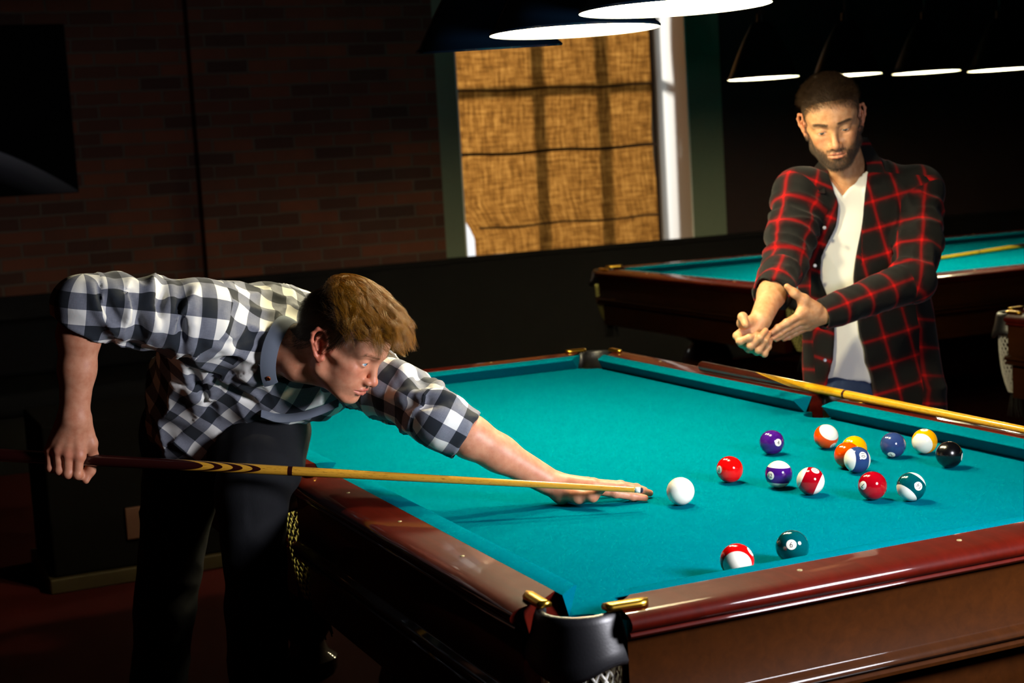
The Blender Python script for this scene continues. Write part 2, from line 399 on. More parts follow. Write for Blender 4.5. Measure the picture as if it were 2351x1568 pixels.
# undercarriage and legs
MB().box((-1.18, -.55, Z - .32), (1.18, .55, Z - .031)).build('frame', M['apron'], tb, smooth=False)
lp = [(.0, .0), (.075, .0), (.085, .02), (.085, .05), (.06, .07), (.05, .10), (.075, .14), (.10, .22), (.105, .28), (.085, .34), (.06, .37), (.075, .385), (.09, .40), (.09, .45), (0, .45)]
for lx in (-1.0, 0.0, 1.0):
    for ly in (-.48, .48):
        l = MB().lathe(lp, (lx, ly, 0), 28).build('leg', M['apron'], tb); auto_sharp(l, 50)
# pockets
M['net_white'] = simple('white_cotton_cord', srgb('e6e4dc'), .85); M['net_yellow'] = simple('yellow_cotton_cord', srgb('c8c06a'), .85); M['tassel'] = simple('black_tassel', srgb('1c1a18'), .9)
M['net_black'] = simple('black_cotton_cord', srgb('141312'), .85)
def pocket(c, out, rad, span, netmat, clips):
    c = np.array([c[0], c[1], 0.0]); th0 = math.atan2(out[1], out[0]); n = 40
    pr = [(-.004, .000), (-.001, .005), (.004, .007), (.010, .004), (.014, -.006), (.019, -.03), (.027, -.055), (.031, -.072), (.029, -.080), (.020, -.078), (.006, -.060), (-.002, -.03)]
    rings = []
    for i in range(n + 1):
        t = th0 + (i / n - .5) * span; dirv = np.array([math.cos(t), math.sin(t), 0])
        sc = 1 + .14 * math.cos((i / n - .5) * 2 * PI * 1.5)
        rings.append([c + dirv * (rad + u) + np.array([0, 0, Z + .036 + z * (sc if z < 0 else 1)]) for u, z in pr])
    V, F = loft(rings, True); k = len(pr); F += [tuple(range(k))[::-1], tuple(n * k + j for j in range(k))]
    p = mesh('pocket', V, F, M['leather'], tb); p['label'] = 'black leather pocket with brass clips'
    for a, b_, d in clips:                                                # brass clips over the rail ends
        a, b_, d = np.array([*a, Z + RT + .005]), np.array([*b_, Z + RT + .005]), np.array([*d, 0.0])
        cl = MB(); N_ = 9; w_ = .0115
        V2 = []; 
        for i in range(N_):
            f = i / (N_ - 1); ww = w_ * (1 if f < .8 else math.sqrt(max(.0, 1 - ((f - .8) / .2) ** 2)) * .9 + .1)
            m_ = a + (b_ - a) * f
            for uu, zz in ((-ww, -.004), (-ww, .002), (-ww * .6, .006), (ww * .6, .006), (ww, .002), (ww, -.004)): V2.append(m_ + d * uu + np.array([0, 0, zz]))
        F2 = [(i * 6 + j, i * 6 + (j + 1) % 6, (i + 1) * 6 + (j + 1) % 6, (i + 1) * 6 + j) for i in range(N_ - 1) for j in range(6)] + [tuple(range(6))[::-1], tuple((N_ - 1) * 6 + j for j in range(6))]
        mesh('brass_clip', V2, F2, M['brass'], p, world=True)
    nb = MB(); nrow = 15; ncol = 22
    def pt(a, h):
        rr = (rad + .006) * (1 - .10 * h - .42 * h ** 3); return c + np.array([rr * math.cos(a), rr * math.sin(a), Z - .045 - .21 * h])
    for j in range(ncol):
        for sgn in (1, -1):
            nb.tube([pt(2 * PI * j / ncol + sgn * h * 2.1 + .05 * math.sin(9 * h), h) for h in np.linspace(0, 1, 16)], .0021, 5, m=0 if (sgn > 0) else 1, caps=False)
    nb.build('net', [netmat, M['net_black'] if netmat is M['net_yellow'] else netmat], p)
    tl = MB()
    for j in range(26):
        a = RNG.uniform(0, 2 * PI); r1 = RNG.uniform(.002, .02); r2 = r1 + RNG.uniform(.004, .022)
        tl.tube([c + np.array([r1 * math.cos(a), r1 * math.sin(a), Z - .25]), c + np.array([r2 * .8 * math.cos(a), r2 * .8 * math.sin(a), Z - .31]), c + np.array([r2 * math.cos(a + .3), r2 * math.sin(a + .3), Z - .345 - RNG.uniform(0, .01)])], .0018, 4)
    tl.build('tassel', M['tassel'], p)
M['pearl'] = simple('pearl', srgb('94885e'), .3)
for sx in (-1, 1):
    for sy in (-1, 1):
        cx_, cy_ = HX + .062, HY + .060
        cl_ = [((sx * (cx_ + .050), sy * (cy_ - .020)), (sx * (HX + .118), sy * (HY - .030)), (1, 0)), ((sx * (cx_ - .016), sy * (cy_ + .048)), (sx * (HX - .025), sy * (HY + .106)), (0, 1))]
        pocket((sx * cx_, sy * cy_), (sx, sy), .055, math.radians(176), M['net_white'] if sx < 0 else M['net_yellow'], cl_)
for sy in (-1, 1): pocket((0, sy * (HY + .090)), (0, sy), .050, math.radians(186), M['net_yellow'], [((s_ * .048, sy * (HY + .109)), (s_ * .105, sy * (HY + .107)), (0, 1)) for s_ in (-1, 1)])
# further tables
def set_label(o, lab): o['label'] = lab
t2 = copy_tree(tb); t2.location = (3.66, -4.28, 0); t2.rotation_euler = (0, 0, PI / 2); t2.scale = (1.365, 1.41, 1.0)
t2['label'] = 'pool table with lit teal cloth behind the standing man, under the row of four lamps'
t3 = copy_tree(tb); t3.location = (-.205, -3.025, 0); t3.rotation_euler = (0, 0, PI)
t3['label'] = 'dark pool table at the right edge of the picture, only a corner pocket showing'
# ================================================================== pendant lamps
M['shade_out'] = simple('navy_enamel', srgb('0a1c2c'), .25, coat=.5); M['shade_green'] = simple('green_enamel', srgb('04140f'), .35, spec=.3)
M['shade_in'] = simple('white_enamel', srgb('f4f1e6'), .5)
LAMP_W = 48.0
LAMP_COL = (1.0, .86, .52)
def emis(name, col, k):
    t = NT(name); t.P(Base_Color=(1, 1, 1, 1), Emission_Color=col, Emission_Strength=k); return t.m
M['bulb'] = emis('bulb_glow', (1, .95, .85, 1), 8.0)
M['cordblack'] = simple('black_cord', srgb('0a0a0a'), .6)
def pendant(loc, R, H, mat, label, group, tilt=(0, 0), power=1.0):
    L = empty('pendant_lamp', loc); tag(L, label, 'lamp', group)
    top = .055
    out = [(R + .004, -.002), (R + .006, .003), (R + .002, .008), (R - .004, .012)] + [(R - .004 + (top - R + .004) * f, .012 + (H - .012) * (f + .06 * math.sin(PI * f))) for f in np.linspace(.08, 1, 12)] + [(top - .01, H + .015), (.022, H + .022), (.020, H + .06), (.0, H + .06)]
    inn = [(R + .004, -.002), (R - .002, .001)] + [(R - .006 + (top - R) * f, .010 + (H - .012) * (f + .06 * math.sin(PI * f)) - .004) for f in np.linspace(.05, 1, 12)] + [(0, H - .002)]
    a = MB().lathe(out, (0, 0, 0), 72).build('shade', mat, L, world=False); auto_sharp(a, 50)
    b = MB().lathe(inn[::-1], (0, 0, 0), 72).build('reflector', M['shade_in'], a, world=False)
    MB().lathe([(0, -.058), (.03, -.05), (.046, -.025), (.05, 0), (.045, .028), (.028, .055), (.018, .075), (.018, .10), (0, .10)], (0, 0, H - .10), 24).build('bulb', M['bulb'], L, world=False)
    MB().tube([(0, 0, H + .05), (0, 0, CEIL - loc[2])], .006, 8).build('cord', M['cordblack'], L, world=False)
    L.rotation_euler = (tilt[0], tilt[1], 0)
    lt = bpy.data.lights.new('lamp_light', 'POINT'); lt.energy = LAMP_W * power; lt.color = LAMP_COL; lt.shadow_soft_size = .05
    lo = bpy.data.objects.new('lamp_light', lt); link(lo, L); lo.location = (0, 0, .05)
    return L
g1 = 'pendant lamps in a row over the foreground table'
LH = 1.79
pendant((-.425, -.045, LH), .204, .235, M['shade_out'], 'navy cone lamp glowing white, nearest of the three at the top', g1)
pendant((.065, -.045, LH - .003), .204, .235, M['shade_out'], 'navy cone lamp glowing white, middle of the three at the top', g1)
pendant((.62, -.055, LH), .198, .235, M['shade_out'], 'navy cone lamp seen edge-on, leftmost of the three at the top', g1, tilt=(-.03, -.062))
g2 = 'pendant lamps in a row over the far table'
nm = ['green cone lamp over the far table, leftmost of the row of four', 'green cone lamp partly hidden behind the head of the bearded man', 'green cone lamp over the far table, third from the left of the row of four', 'green cone lamp over the far table at the right edge of the picture']
for i in range(4):
    pendant((3.22 + .03 * i, -2.635 - .52 * i, LH + .01), .170, .25, M['shade_green'], nm[i], g2, power=.8)
# ================================================================== balls
BR = .028575
M['ball_white'] = NT('ball_ivory').P(Base_Color=srgb('f2efe0'), Roughness=.08, Coat_Weight=.4, Coat_Roughness=.03, Specular_IOR_Level=.5).m
M['digit'] = simple('digit_black', srgb('0b0b10'), .3)
def ball_mat(n, col, stripe):
    t = NT('ball_%s' % ('stripe' if stripe else 'solid')); c = srgb(col)
    if stripe:
        x, y, z = t.sep(t.obj())
        f = t.math('LESS_THAN', t.math('ABSOLUTE', z), BR * .555)
        t.P(Base_Color=t.mix(f, srgb('f2efe0'), c))
    else: t.P(Base_Color=c)
    sc = t.noise(t.obj(), 900, 2)
    t.P(Roughness=t.math('ADD', .05, t.math('MULTIPLY', sc, .06)) if n != 8 else .22, Specular_IOR_Level=.5, Coat_Weight=.3, Coat_Roughness=.03)
    return t.m
def sphere(r, seg=64, rings=40):
    V = [(0, 0, r)]; F = []
    for i in range(1, rings):
        for j in range(seg):
            a, b = PI * i / rings, 2 * PI * j / seg; V.append((r * math.sin(a) * math.cos(b), r * math.sin(a) * math.sin(b), r * math.cos(a)))
    V.append((0, 0, -r)); n = len(V) - 1
    for j in range(seg): F.append((0, 1 + j, 1 + (j + 1) % seg)); F.append((n, n - 1 - j, n - 1 - (j + 1) % seg))
    for i in range(rings - 2):
        for j in range(seg):
            a = 1 + i * seg; F.append((a + j, a + seg + j, a + seg + (j + 1) % seg, a + (j + 1) % seg))
    return V, F
def digits(txt, height):
    cu = bpy.data.curves.new('d', 'FONT'); cu.body = txt; cu.align_x = 'CENTER'; cu.align_y = 'CENTER'; cu.size = height; cu.resolution_u = 6
    o = bpy.data.objects.new('d', cu); COL.objects.link(o); bpy.context.view_layer.update()
    me = bpy.data.meshes.new_from_object(o.evaluated_get(bpy.context.evaluated_depsgraph_get()))
    bm = bmesh.new(); bm.from_mesh(me); bmesh.ops.triangulate(bm, faces=bm.faces)
    for _ in range(2): bmesh.ops.subdivide_edges(bm, edges=[e for e in bm.edges if e.calc_length() > .0012], cuts=1)
    bmesh.ops.triangulate(bm, faces=bm.faces)
    v = np.array([x.co[:] for x in bm.verts]); f = [tuple(q.index for q in p.verts) for p in bm.faces]
    bm.free(); bpy.data.objects.remove(o); bpy.data.curves.remove(cu); bpy.data.meshes.remove(me)
    c = (v.max(0) + v.min(0)) / 2; v = v - c
    return v, f
SPH = sphere(BR)
def ball(n, px, py, xy, col, stripe, spot, up, label):
    """spot: seen offset of the number disc (right, up) in ball radii; up: seen direction of the numeral's top"""
    name = 'cue_ball' if n == 0 else 'pool_ball'
    b = mesh(name, *SPH, mat=M['ball_white'] if n == 0 else ball_mat(n, col, stripe))
    b.location = (xy[0], xy[1], CLOTH + BR + .0004); tag(b, label, 'ball', None if n == 0 else 'pool balls scattered on the foreground table')
    if n == 0: return b
    P = np.array(b.location); v = CAM - P; v /= np.linalg.norm(v); r_ = np.cross(CU, v); r_ /= np.linalg.norm(r_); u_ = np.cross(v, r_)
    if len(spot) == 2: spot = (spot[0], spot[1], math.sqrt(max(0, 1 - spot[0] ** 2 - spot[1] ** 2)))
    w3 = lambda s: np.array(r_) * s[0] + u_ * s[1] + v * s[2]
    nx = w3(spot); nx /= np.linalg.norm(nx)
    if len(up) == 2: up = (up[0], up[1], 0)
    nz = w3(up)
    if stripe:                                   # the pole is the trusted direction
        nz /= np.linalg.norm(nz); nx = nx - nz * (nx @ nz); nx /= np.linalg.norm(nx)
    else: nz = nz - nx * (nz @ nx); nz /= np.linalg.norm(nz)
    ny = np.cross(nz, nx); b.rotation_euler = Matrix((tuple(np.stack([nx, ny, nz], 1)[0]), tuple(np.stack([nx, ny, nz], 1)[1]), tuple(np.stack([nx, ny, nz], 1)[2]))).to_euler()
    sr = .0088
    for s in (1, -1):
        V = []; F = []; k = 32
        V.append((1, 0, 0))
        for i in range(1, 5):
            a = i / 4 * sr / BR
            for j in range(k): V.append((math.cos(a), math.sin(a) * math.cos(2 * PI * j / k), math.sin(a) * math.sin(2 * PI * j / k)))
        V = np.array(V) * (BR + .00008)
        F = [(0, 1 + j, 1 + (j + 1) % k) for j in range(k)] + [(1 + i * k + j, 1 + (i + 1) * k + j, 1 + (i + 1) * k + (j + 1) % k, 1 + i * k + (j + 1) % k) for i in range(3) for j in range(k)]
        if s < 0: V = V * np.array([-1, -1, 1])
        dsk = mesh('number_disc', V, F, M['ball_white'], b, world=False); dsk['label'] = 'white number disc'
        dv, df = digits(str(n), .0138 if n < 10 else .0128); dv = dv * np.array([.9, 1, 1])
        if n in (6, 9):
            k0 = len(dv); dv = np.vstack([dv, [(-.003, -.0058, 0), (.003, -.0058, 0), (.003, -.0052, 0), (-.003, -.0052, 0)]]); df = df + [(k0, k0 + 1, k0 + 2), (k0, k0 + 2, k0 + 3)]
        a, c = dv[:, 0] / BR, dv[:, 1] / BR
        W = np.stack([np.cos(a) * np.cos(c), np.sin(a) * np.cos(c), np.sin(c)], 1) * (BR + .00018)
        if s < 0: W = W * np.array([-1, -1, 1])
        mesh('numeral', W, df, M['digit'], dsk, world=False)
    return b
Y_, B_, R_, P_, O_, G_, MR, K_ = 'f5a800', '2a3d6e', 'e00808', '3c1270', 'f04a00', '00454a', '9c0414', '08080a'
ball(0, 1562, 1128, (-.683, .142), None, 0, None, None, 'plain white cue ball just in front of the bridge hand')
ball(3, 0, 0, (-.563, -.049), R_, 0, (-.807, -.03), (.3, .95), 'solid bright red ball numbered 3, nearest to the right of the white cue ball')
ball(4, 0, 0, (-.365, -.286), P_, 0, (.52, -.01), (.05, 1), 'solid purple ball numbered 4')
ball(14, 0, 0, (-.937, -.236), G_, 1, (.525, .08), (-.556, -.742, .375), 'green striped ball numbered 14, with white caps')
ball(7, 0, 0, (-.882, -.184), MR, 0, (-.657, .01), (-.57, -.82), 'solid dark red ball numbered 7, beside the green striped ball')
ball(15, 0, 0, (-.768, -.115), MR, 1, (.365, .755), (-.91, .41, .0), 'dark red striped ball numbered 15, beside the purple striped ball')
ball(12, 0, 0, (-.671, -.102), P_, 1, (-.6, -.07), (0.02, .985, .163), 'purple striped ball numbered 12, white at top and bottom')
ball(13, 0, 0, (-.388, -.421), O_, 1, (.62, -.67), (-.40, -.62, -.675), 'orange striped ball numbered 13, closest to the side pocket')
ball(5, 0, 0, (-.5985, -.3285), O_, 0, (.75, -.5, .43), (0, 1, 0), 'solid orange ball touching the blue striped ball, in front of the yellow one')
ball(10, 0, 0, (-.6545, -.314), B_, 1, (.447, .343), (.879, 0, -.477), 'blue striped ball numbered 10, in front of the orange and yellow balls')
ball(2, 0, 0, (-.571, -.473), B_, 0, (-.13, -.79), (-.25, .95), 'solid blue ball numbered 2')
ball(9, 0, 0, (-.582, -.552), Y_, 1, (-.07, .873), (.31, .34, -.89), 'yellow striped ball numbered 9 beside the black ball')
ball(8, 0, 0, (-.735, -.496), K_, 0, (.975, -.15), (0, 1), 'solid black ball, rightmost ball on the table')
ball(11, 0, 0, (-1.207, .336), R_, 1, (.80, .50), (.03, -.41, .91), 'red striped ball by the near cushion, its white side facing out')
ball(6, 0, 0, (-1.187, .212), G_, 0, (-.06, .13), (0, 1), 'solid dark green ball by the near cushion')
ball(1, 0, 0, (-.548, -.384), Y_, 0, (0, -.6, .8), (0, 1, 0), 'solid yellow ball half hidden behind the orange ball')
# ================================================================== cues
def cue_mat(name, ap, k, ph, bands, dark, light, ring, tipblue='1d2d3c'):
    """local x runs from the tip (0) to the butt; ap: where the last dark point ends"""
    t = NT(name); x, y, z = t.sep(t.obj()); ang = t.math('ARCTAN2', z, y)
    w = t.math('COSINE', t.math('SUBTRACT', ang, ph))
    q = t.math('SUBTRACT', x, t.math('MULTIPLY', t.math('SUBTRACT', 1.0, w), k))           # toward the tip from the apex
    d = None
    for lo, hi in bands:
        s = t.math('MULTIPLY', t.math('GREATER_THAN', q, ap + lo), t.math('LESS_THAN', q, ap + hi))
        d = s if d is None else t.math('MAXIMUM', d, s)
    rg = t.math('LESS_THAN', t.math('ABSOLUTE', t.math('SUBTRACT', x, ring)), .0048); d = t.math('MAXIMUM', d, rg)
    g = t.noise(t.mapping(t.obj(), (2.0, 130, 130)), 3, 6, .65, .5); g2 = t.noise(t.mapping(t.obj(), (40, 500, 500)), 2, 3)
    gr = t.math('MULTIPLY', t.math('GREATER_THAN', g2, .60), t.math('GREATER_THAN', g, .5))
    L = t.mix(g, light, tuple(c * .55 for c in light[:3]) + (1,)); L = t.mix(t.math('MULTIPLY', gr, .6), L, srgb('4a2a08'))
    D = t.mix(g, dark, tuple(c * .5 for c in dark[:3]) + (1,))
    t.P(Base_Color=t.mix(d, L, D), Roughness=.3, Coat_Weight=.5, Coat_Roughness=.1)
    return t.m
def cue(tip, butt, label, mat, r_tip=.0058, r_butt=.0145, roll=0):
    tip = np.array(tip); butt = np.array(butt); L = np.linalg.norm(butt - tip); d = (butt - tip) / L
    u = np.array([0, 0, 1.0]); y = np.cross(u, d); y /= np.linalg.norm(y); z = np.cross(d, y)
    o = empty('cue_stick', tip); tag(o, label, 'cue', 'cue sticks')
    o.rotation_euler = Matrix((tuple(np.stack([d, y, z], 1)[0]), tuple(np.stack([d, y, z], 1)[1]), tuple(np.stack([d, y, z], 1)[2]))).to_euler()
    rad = lambda x: r_tip + (r_butt - r_tip) * (x / L) ** 1.0
    def lx(prof, n=28):
        v, f = lathe([(r, x) for x, r in prof], (0, 0, 0), n); v = np.array(v); return np.stack([v[:, 2], v[:, 0], v[:, 1]], 1), f
    a = mesh('shaft', *lx([(.014, .0), (.014, rad(.014))] + [(x, rad(x)) for x in np.linspace(.02, L - .02, 60)] + [(L - .012, rad(L) * .98), (L - .004, rad(L) * .8), (L, 0)]), mat=mat, parent=o, world=False)
    mesh('ferrule', *lx([(.006, 0), (.006, r_tip), (.0175, r_tip + .0003), (.0175, 0)]), mat=M['ferrule'], parent=o, world=False)
    mesh('leather_tip', *lx([(.0, 0), (.0005, r_tip * .6), (.002, r_tip * .92), (.0062, r_tip), (.0062, 0)]), mat=M['cuetip'], parent=o, world=False)
    return o
M['ferrule'] = simple('cue_ferrule', srgb('cfd8cc'), .35); M['cuetip'] = simple('chalked_tip', srgb('1a2638'), .9)
A = at(1477, 1125.5, 3.165); Bq = at(170, 1054, 3.20); dirc = (Bq - A) / np.linalg.norm(Bq - A)
CUE_L = 1.50; CUE_A, CUE_B = A, A + dirc * CUE_L
def cue_s(px, py=1085):                          # distance from the tip at a photo column
    best = min(np.linspace(0, CUE_L, 3000), key=lambda s: abs(((A + dirc * s - CAM) @ CR) / ((A + dirc * s - CAM) @ CD) * FPX + 1175.5 - px)); return best
s0 = cue_s(601); R_ring = cue_s(667)
cm = cue_mat('cue_wood', s0, .07, .25, [(0, .017), (.037, .057), (.078, .095), (.118, 9.0)], srgb('2a0a08'), srgb('d9a032'), R_ring)
cue(CUE_A, CUE_B, 'cue with yellow shaft and dark spliced butt held by the man in the checked shirt', cm, r_tip=.0056, r_butt=.0142)
c2b = np.array([.66, -.706, CLOTH + RT + .0185]); c2t = np.array([-.86, -.713, CLOTH + RT + .0115])
cm2 = cue_mat('cue_wood_amber', .91, .115, -1.2, [(0, .012), (.022, .036), (.05, .066), (.085, 9.0)], srgb('3a1208'), srgb('e8ac14'), .793)
cue(c2t, c2b, 'amber cue with brown butt lying along the far rail before the bearded man', cm2, r_tip=.0075, r_butt=.0155)
cm3 = cue_mat('cue_wood_lemon', 1.2, .08, 1.2, [(0, 9.0)], srgb('3a1208'), srgb('e3c01c'), .9)
a3 = at(2176, 581, 8.45); 
cue(np.array([3.55, -3.55, CLOTH + .008]), np.array([3.95, -5.0, CLOTH + .016]), 'yellow cue lying on the cloth of the far table at the right', cm3, r_tip=.0075, r_butt=.015)
# ================================================================== implicit-surface modelling
def nrm(v): v = np.asarray(v, float); return v / (np.linalg.norm(v) + 1e-12)
class SDF:
    def __init__(s): s.p = []
    def _add(s, fn, lo, hi, k, op): s.p.append((fn, np.asarray(lo, float), np.asarray(hi, float), k, op)); return s
    def cone(s, a, b, ra, rb=None, k=.01, op='+', flat=None, fs=1.0):
        a = np.asarray(a, float); b = np.asarray(b, float); rb = ra if rb is None else rb; ab = b - a; L2 = ab @ ab + 1e-12
        N = None if flat is None else nrm(flat)
        def fn(p):
            q = p - a; t = np.clip((q @ ab) / L2, 0, 1); q = q - t[..., None] * ab
            if N is not None:
                n = q @ N; q = q + (n * (fs - 1))[..., None] * N
                return (np.sqrt((q * q).sum(-1)) - (ra + (rb - ra) * t)) / max(1.0, fs * .6)
            return np.sqrt((q * q).sum(-1)) - (ra + (rb - ra) * t)
        m = max(ra, rb) * max(1, 1 / fs); return s._add(fn, np.minimum(a, b) - m, np.maximum(a, b) + m, k, op)
    def chain(s, pts, rads, k=.01, op='+', flat=None, fs=1.0):
        for i in range(len(pts) - 1): s.cone(pts[i], pts[i + 1], rads[i], rads[i + 1], k, op, flat, fs)
        return s
    def ell(s, c, r, k=.01, op='+', R=None):
        c = np.asarray(c, float); r = np.asarray(r, float) * np.ones(3)
        def fn(p):
            q = p - c
            if R is not None: q = q @ R
            k0 = np.sqrt(((q / r) ** 2).sum(-1)); k1 = np.sqrt(((q / r ** 2) ** 2).sum(-1)) + 1e-9
            return k0 * (k0 - 1) / k1
        m = np.ones(3) * r.max() if R is not None else r
        return s._add(fn, c - m, c + m, k, op)
    def sym(s, meth, *a, **kw):                    # mirrored pair across local y
        getattr(s, meth)(*a, **kw); f = np.array([1, -1, 1.0]); b = []
        for i, v in enumerate(a):
            isvec = isinstance(v, (tuple, list, np.ndarray)) and len(v) == 3 and not np.isscalar(v[0]) is False
            b.append(v)
        if meth == 'cone': b[0] = np.array(a[0]) * f; b[1] = np.array(a[1]) * f
        elif meth == 'ell': b[0] = np.array(a[0]) * f
        elif meth == 'chain': b[0] = [np.array(q) * f for q in a[0]]
        kw = dict(kw)
        if kw.get('R') is not None: Fm = np.diag([1, -1, 1.0]); kw['R'] = Fm @ kw['R'] @ Fm
        if kw.get('flat') is not None: kw['flat'] = np.array(kw['flat']) * f
        getattr(s, meth)(*b, **kw); return s
    def cut(s, c, n, rad=.10, k=.003):             # saws off what lies beyond a plane
        c = np.asarray(c, float); n = nrm(n)
        def fn(P): q = P - c; t = q @ n; return np.maximum(-t, np.sqrt(np.maximum((q * q).sum(-1) - t * t, 0)) - rad)
        return s._add(fn, c - rad - .06, c + rad + .06, k, '-')
    def bounds(s):
        P = [q for q in s.p if q[4] == '+']; return np.min([q[1] for q in P], 0), np.max([q[2] for q in P], 0)
    def at(s, pts):
        d = np.full(len(pts), 1.0)
        for fn, lo, hi, k, op in s.p: d = comb(d, fn(pts), k, op)
        return d
    def grid(s, h, lo=None, hi=None, extra=None):
        l0, h0 = s.bounds(); lo = l0 - 3 * h - .004 if lo is None else np.asarray(lo, float); hi = h0 + 3 * h + .004 if hi is None else np.asarray(hi, float)
        n = np.ceil((hi - lo) / h).astype(int) + 1
        ax = [lo[i] + h * np.arange(n[i]) for i in range(3)]
        D = np.full(n, .05, dtype=np.float64)
        for fn, a, b, k, op in s.p:
            m = max(k, .0) + 4 * h
            i0 = np.maximum(np.floor((a - m - lo) / h).astype(int), 0); i1 = np.minimum(np.ceil((b + m - lo) / h).astype(int) + 1, n)
            if (i1 <= i0).any(): continue
            P = np.stack(np.meshgrid(*[ax[i][i0[i]:i1[i]] for i in range(3)], indexing='ij'), -1)
            sl = tuple(slice(i0[i], i1[i]) for i in range(3))
            D[sl] = comb(D[sl], fn(P), k, op)
        if extra is not None:
            P = np.stack(np.meshgrid(*ax, indexing='ij'), -1); near = np.abs(D) < .045
            D[near] += extra(P[near])
        return D, lo, h
    def mesh(s, h, lo=None, hi=None, extra=None, smooth=2):
        D, l, h = s.grid(h, lo, hi, extra); v, f = surface_nets(D, l, h); return relax(v, f, smooth)
def comb(a, b, k, op):
    if op == '-': a, b = -a, b
    if k <= 1e-9: r = np.minimum(a, b)
    else:
        t = np.clip(.5 + .5 * (b - a) / k, 0, 1); r = b * (1 - t) + a * t - k * t * (1 - t)
    if op == '-': r = np.maximum(-a, -b) if k <= 1e-9 else -_smin_pair(a, b, k)
    return r
def _smin_pair(a, b, k):                           # a already negated: smooth max(d, -b) = -smin(-d, b)
    t = np.clip(.5 + .5 * (b - a) / k, 0, 1); return b * (1 - t) + a * t - k * t * (1 - t)
def surface_nets(D, lo, h):
    neg = D < 0; c = [neg[i:neg.shape[0] - 1 + i, j:neg.shape[1] - 1 + j, k:neg.shape[2] - 1 + k] for i in (0, 1) for j in (0, 1) for k in (0, 1)]
    cnt = sum(x.astype(np.int8) for x in c); act = (cnt > 0) & (cnt < 8); idx = np.argwhere(act); num = np.full(act.shape, -1, dtype=np.int64); num[act] = np.arange(len(idx))
    corner = np.array([(i, j, k) for i in (0, 1) for j in (0, 1) for k in (0, 1)])
    val = np.stack([D[idx[:, 0] + a, idx[:, 1] + b, idx[:, 2] + e] for a, b, e in corner], 1)
    acc = np.zeros((len(idx), 3)); w = np.zeros(len(idx))
    for a in range(8):
        for b in range(a + 1, 8):
            if np.abs(corner[a] - corner[b]).sum() != 1: continue
            m = (val[:, a] < 0) != (val[:, b] < 0); t = val[m, a] / (val[m, a] - val[m, b])
            acc[m] += corner[a] + t[:, None] * (corner[b] - corner[a]); w[m] += 1
    V = lo + h * (idx + acc / w[:, None]); F = []
    for ax in range(3):
        o = [(1, 2), (2, 0), (0, 1)][ax]; s0 = [slice(None)] * 3; s1 = [slice(None)] * 3; s0[ax] = slice(0, -1); s1[ax] = slice(1, None)
        for q in o:
            s0[q] = slice(1, -1); s1[q] = slice(1, -1)
        A = neg[tuple(s0)]; B = neg[tuple(s1)]
        for flip, m in ((False, A & ~B), (True, ~A & B)):
            e = np.argwhere(m)
            for q in o: e[:, q] += 1
            if not len(e): continue
            u = np.zeros(3, int); u[o[0]] = 1; v = np.zeros(3, int); v[o[1]] = 1
            g = lambda x: num[x[:, 0], x[:, 1], x[:, 2]]
            quad = np.stack([g(e - u - v), g(e - v), g(e), g(e - u)], 1)
            F.append(quad[:, ::-1] if flip else quad)
    F = np.concatenate(F); F = F[(F >= 0).all(1)]
    return V, F
def relax(V, F, it, w=.5):
    if it <= 0: return V, F
    E = np.concatenate([F[:, [0, 1]], F[:, [1, 2]], F[:, [2, 3]], F[:, [3, 0]]]); E = np.concatenate([E, E[:, ::-1]])
    deg = np.bincount(E[:, 0], minlength=len(V)).astype(float)
    for i in range(it):
        for lam in (w, -w * 1.03):
            m = np.stack([np.bincount(E[:, 0], V[E[:, 1], a], minlength=len(V)) for a in range(3)], 1) / np.maximum(deg, 1)[:, None]
            V = V + lam * (m - V) * (deg > 2)[:, None]
    return V, F
def vnormals(V, F):
    n = np.cross(V[F[:, 2]] - V[F[:, 0]], V[F[:, 3]] - V[F[:, 1]]); N = np.zeros_like(V)
    for i in range(4): 
        for a in range(3): N[:, a] += np.bincount(F[:, i], n[:, a], minlength=len(V))
    return N / (np.linalg.norm(N, axis=1)[:, None] + 1e-12)
def join(parts):
    V = []; F = []; n = 0
    for v, f in parts: V.append(v); F.append(f + n); n += len(v)
    return np.concatenate(V), np.concatenate(F)
def cone_d(P, a, b, ra, rb):
    ab = np.asarray(b) - a; t = np.clip(((P - a) @ ab) / (ab @ ab), 0, 1); return np.linalg.norm(P - a - t[:, None] * ab, axis=1) - (ra + (rb - ra) * t)
def rot(ax, deg):
    return np.array(Matrix.Rotation(math.radians(deg), 3, ax))
def vnoise(p, sc, seed=0):                         # cheap smooth noise: sums of rotated sines
    r = np.random.default_rng(seed); o = 0
    for i in range(5):
        d = nrm(r.normal(size=3)) * sc * r.uniform(.6, 1.6); o = o + np.sin(p @ d + r.uniform(0, 6.28) + 1.3 * np.sin(p @ (nrm(r.normal(size=3)) * sc * .7)))
    return o / 5
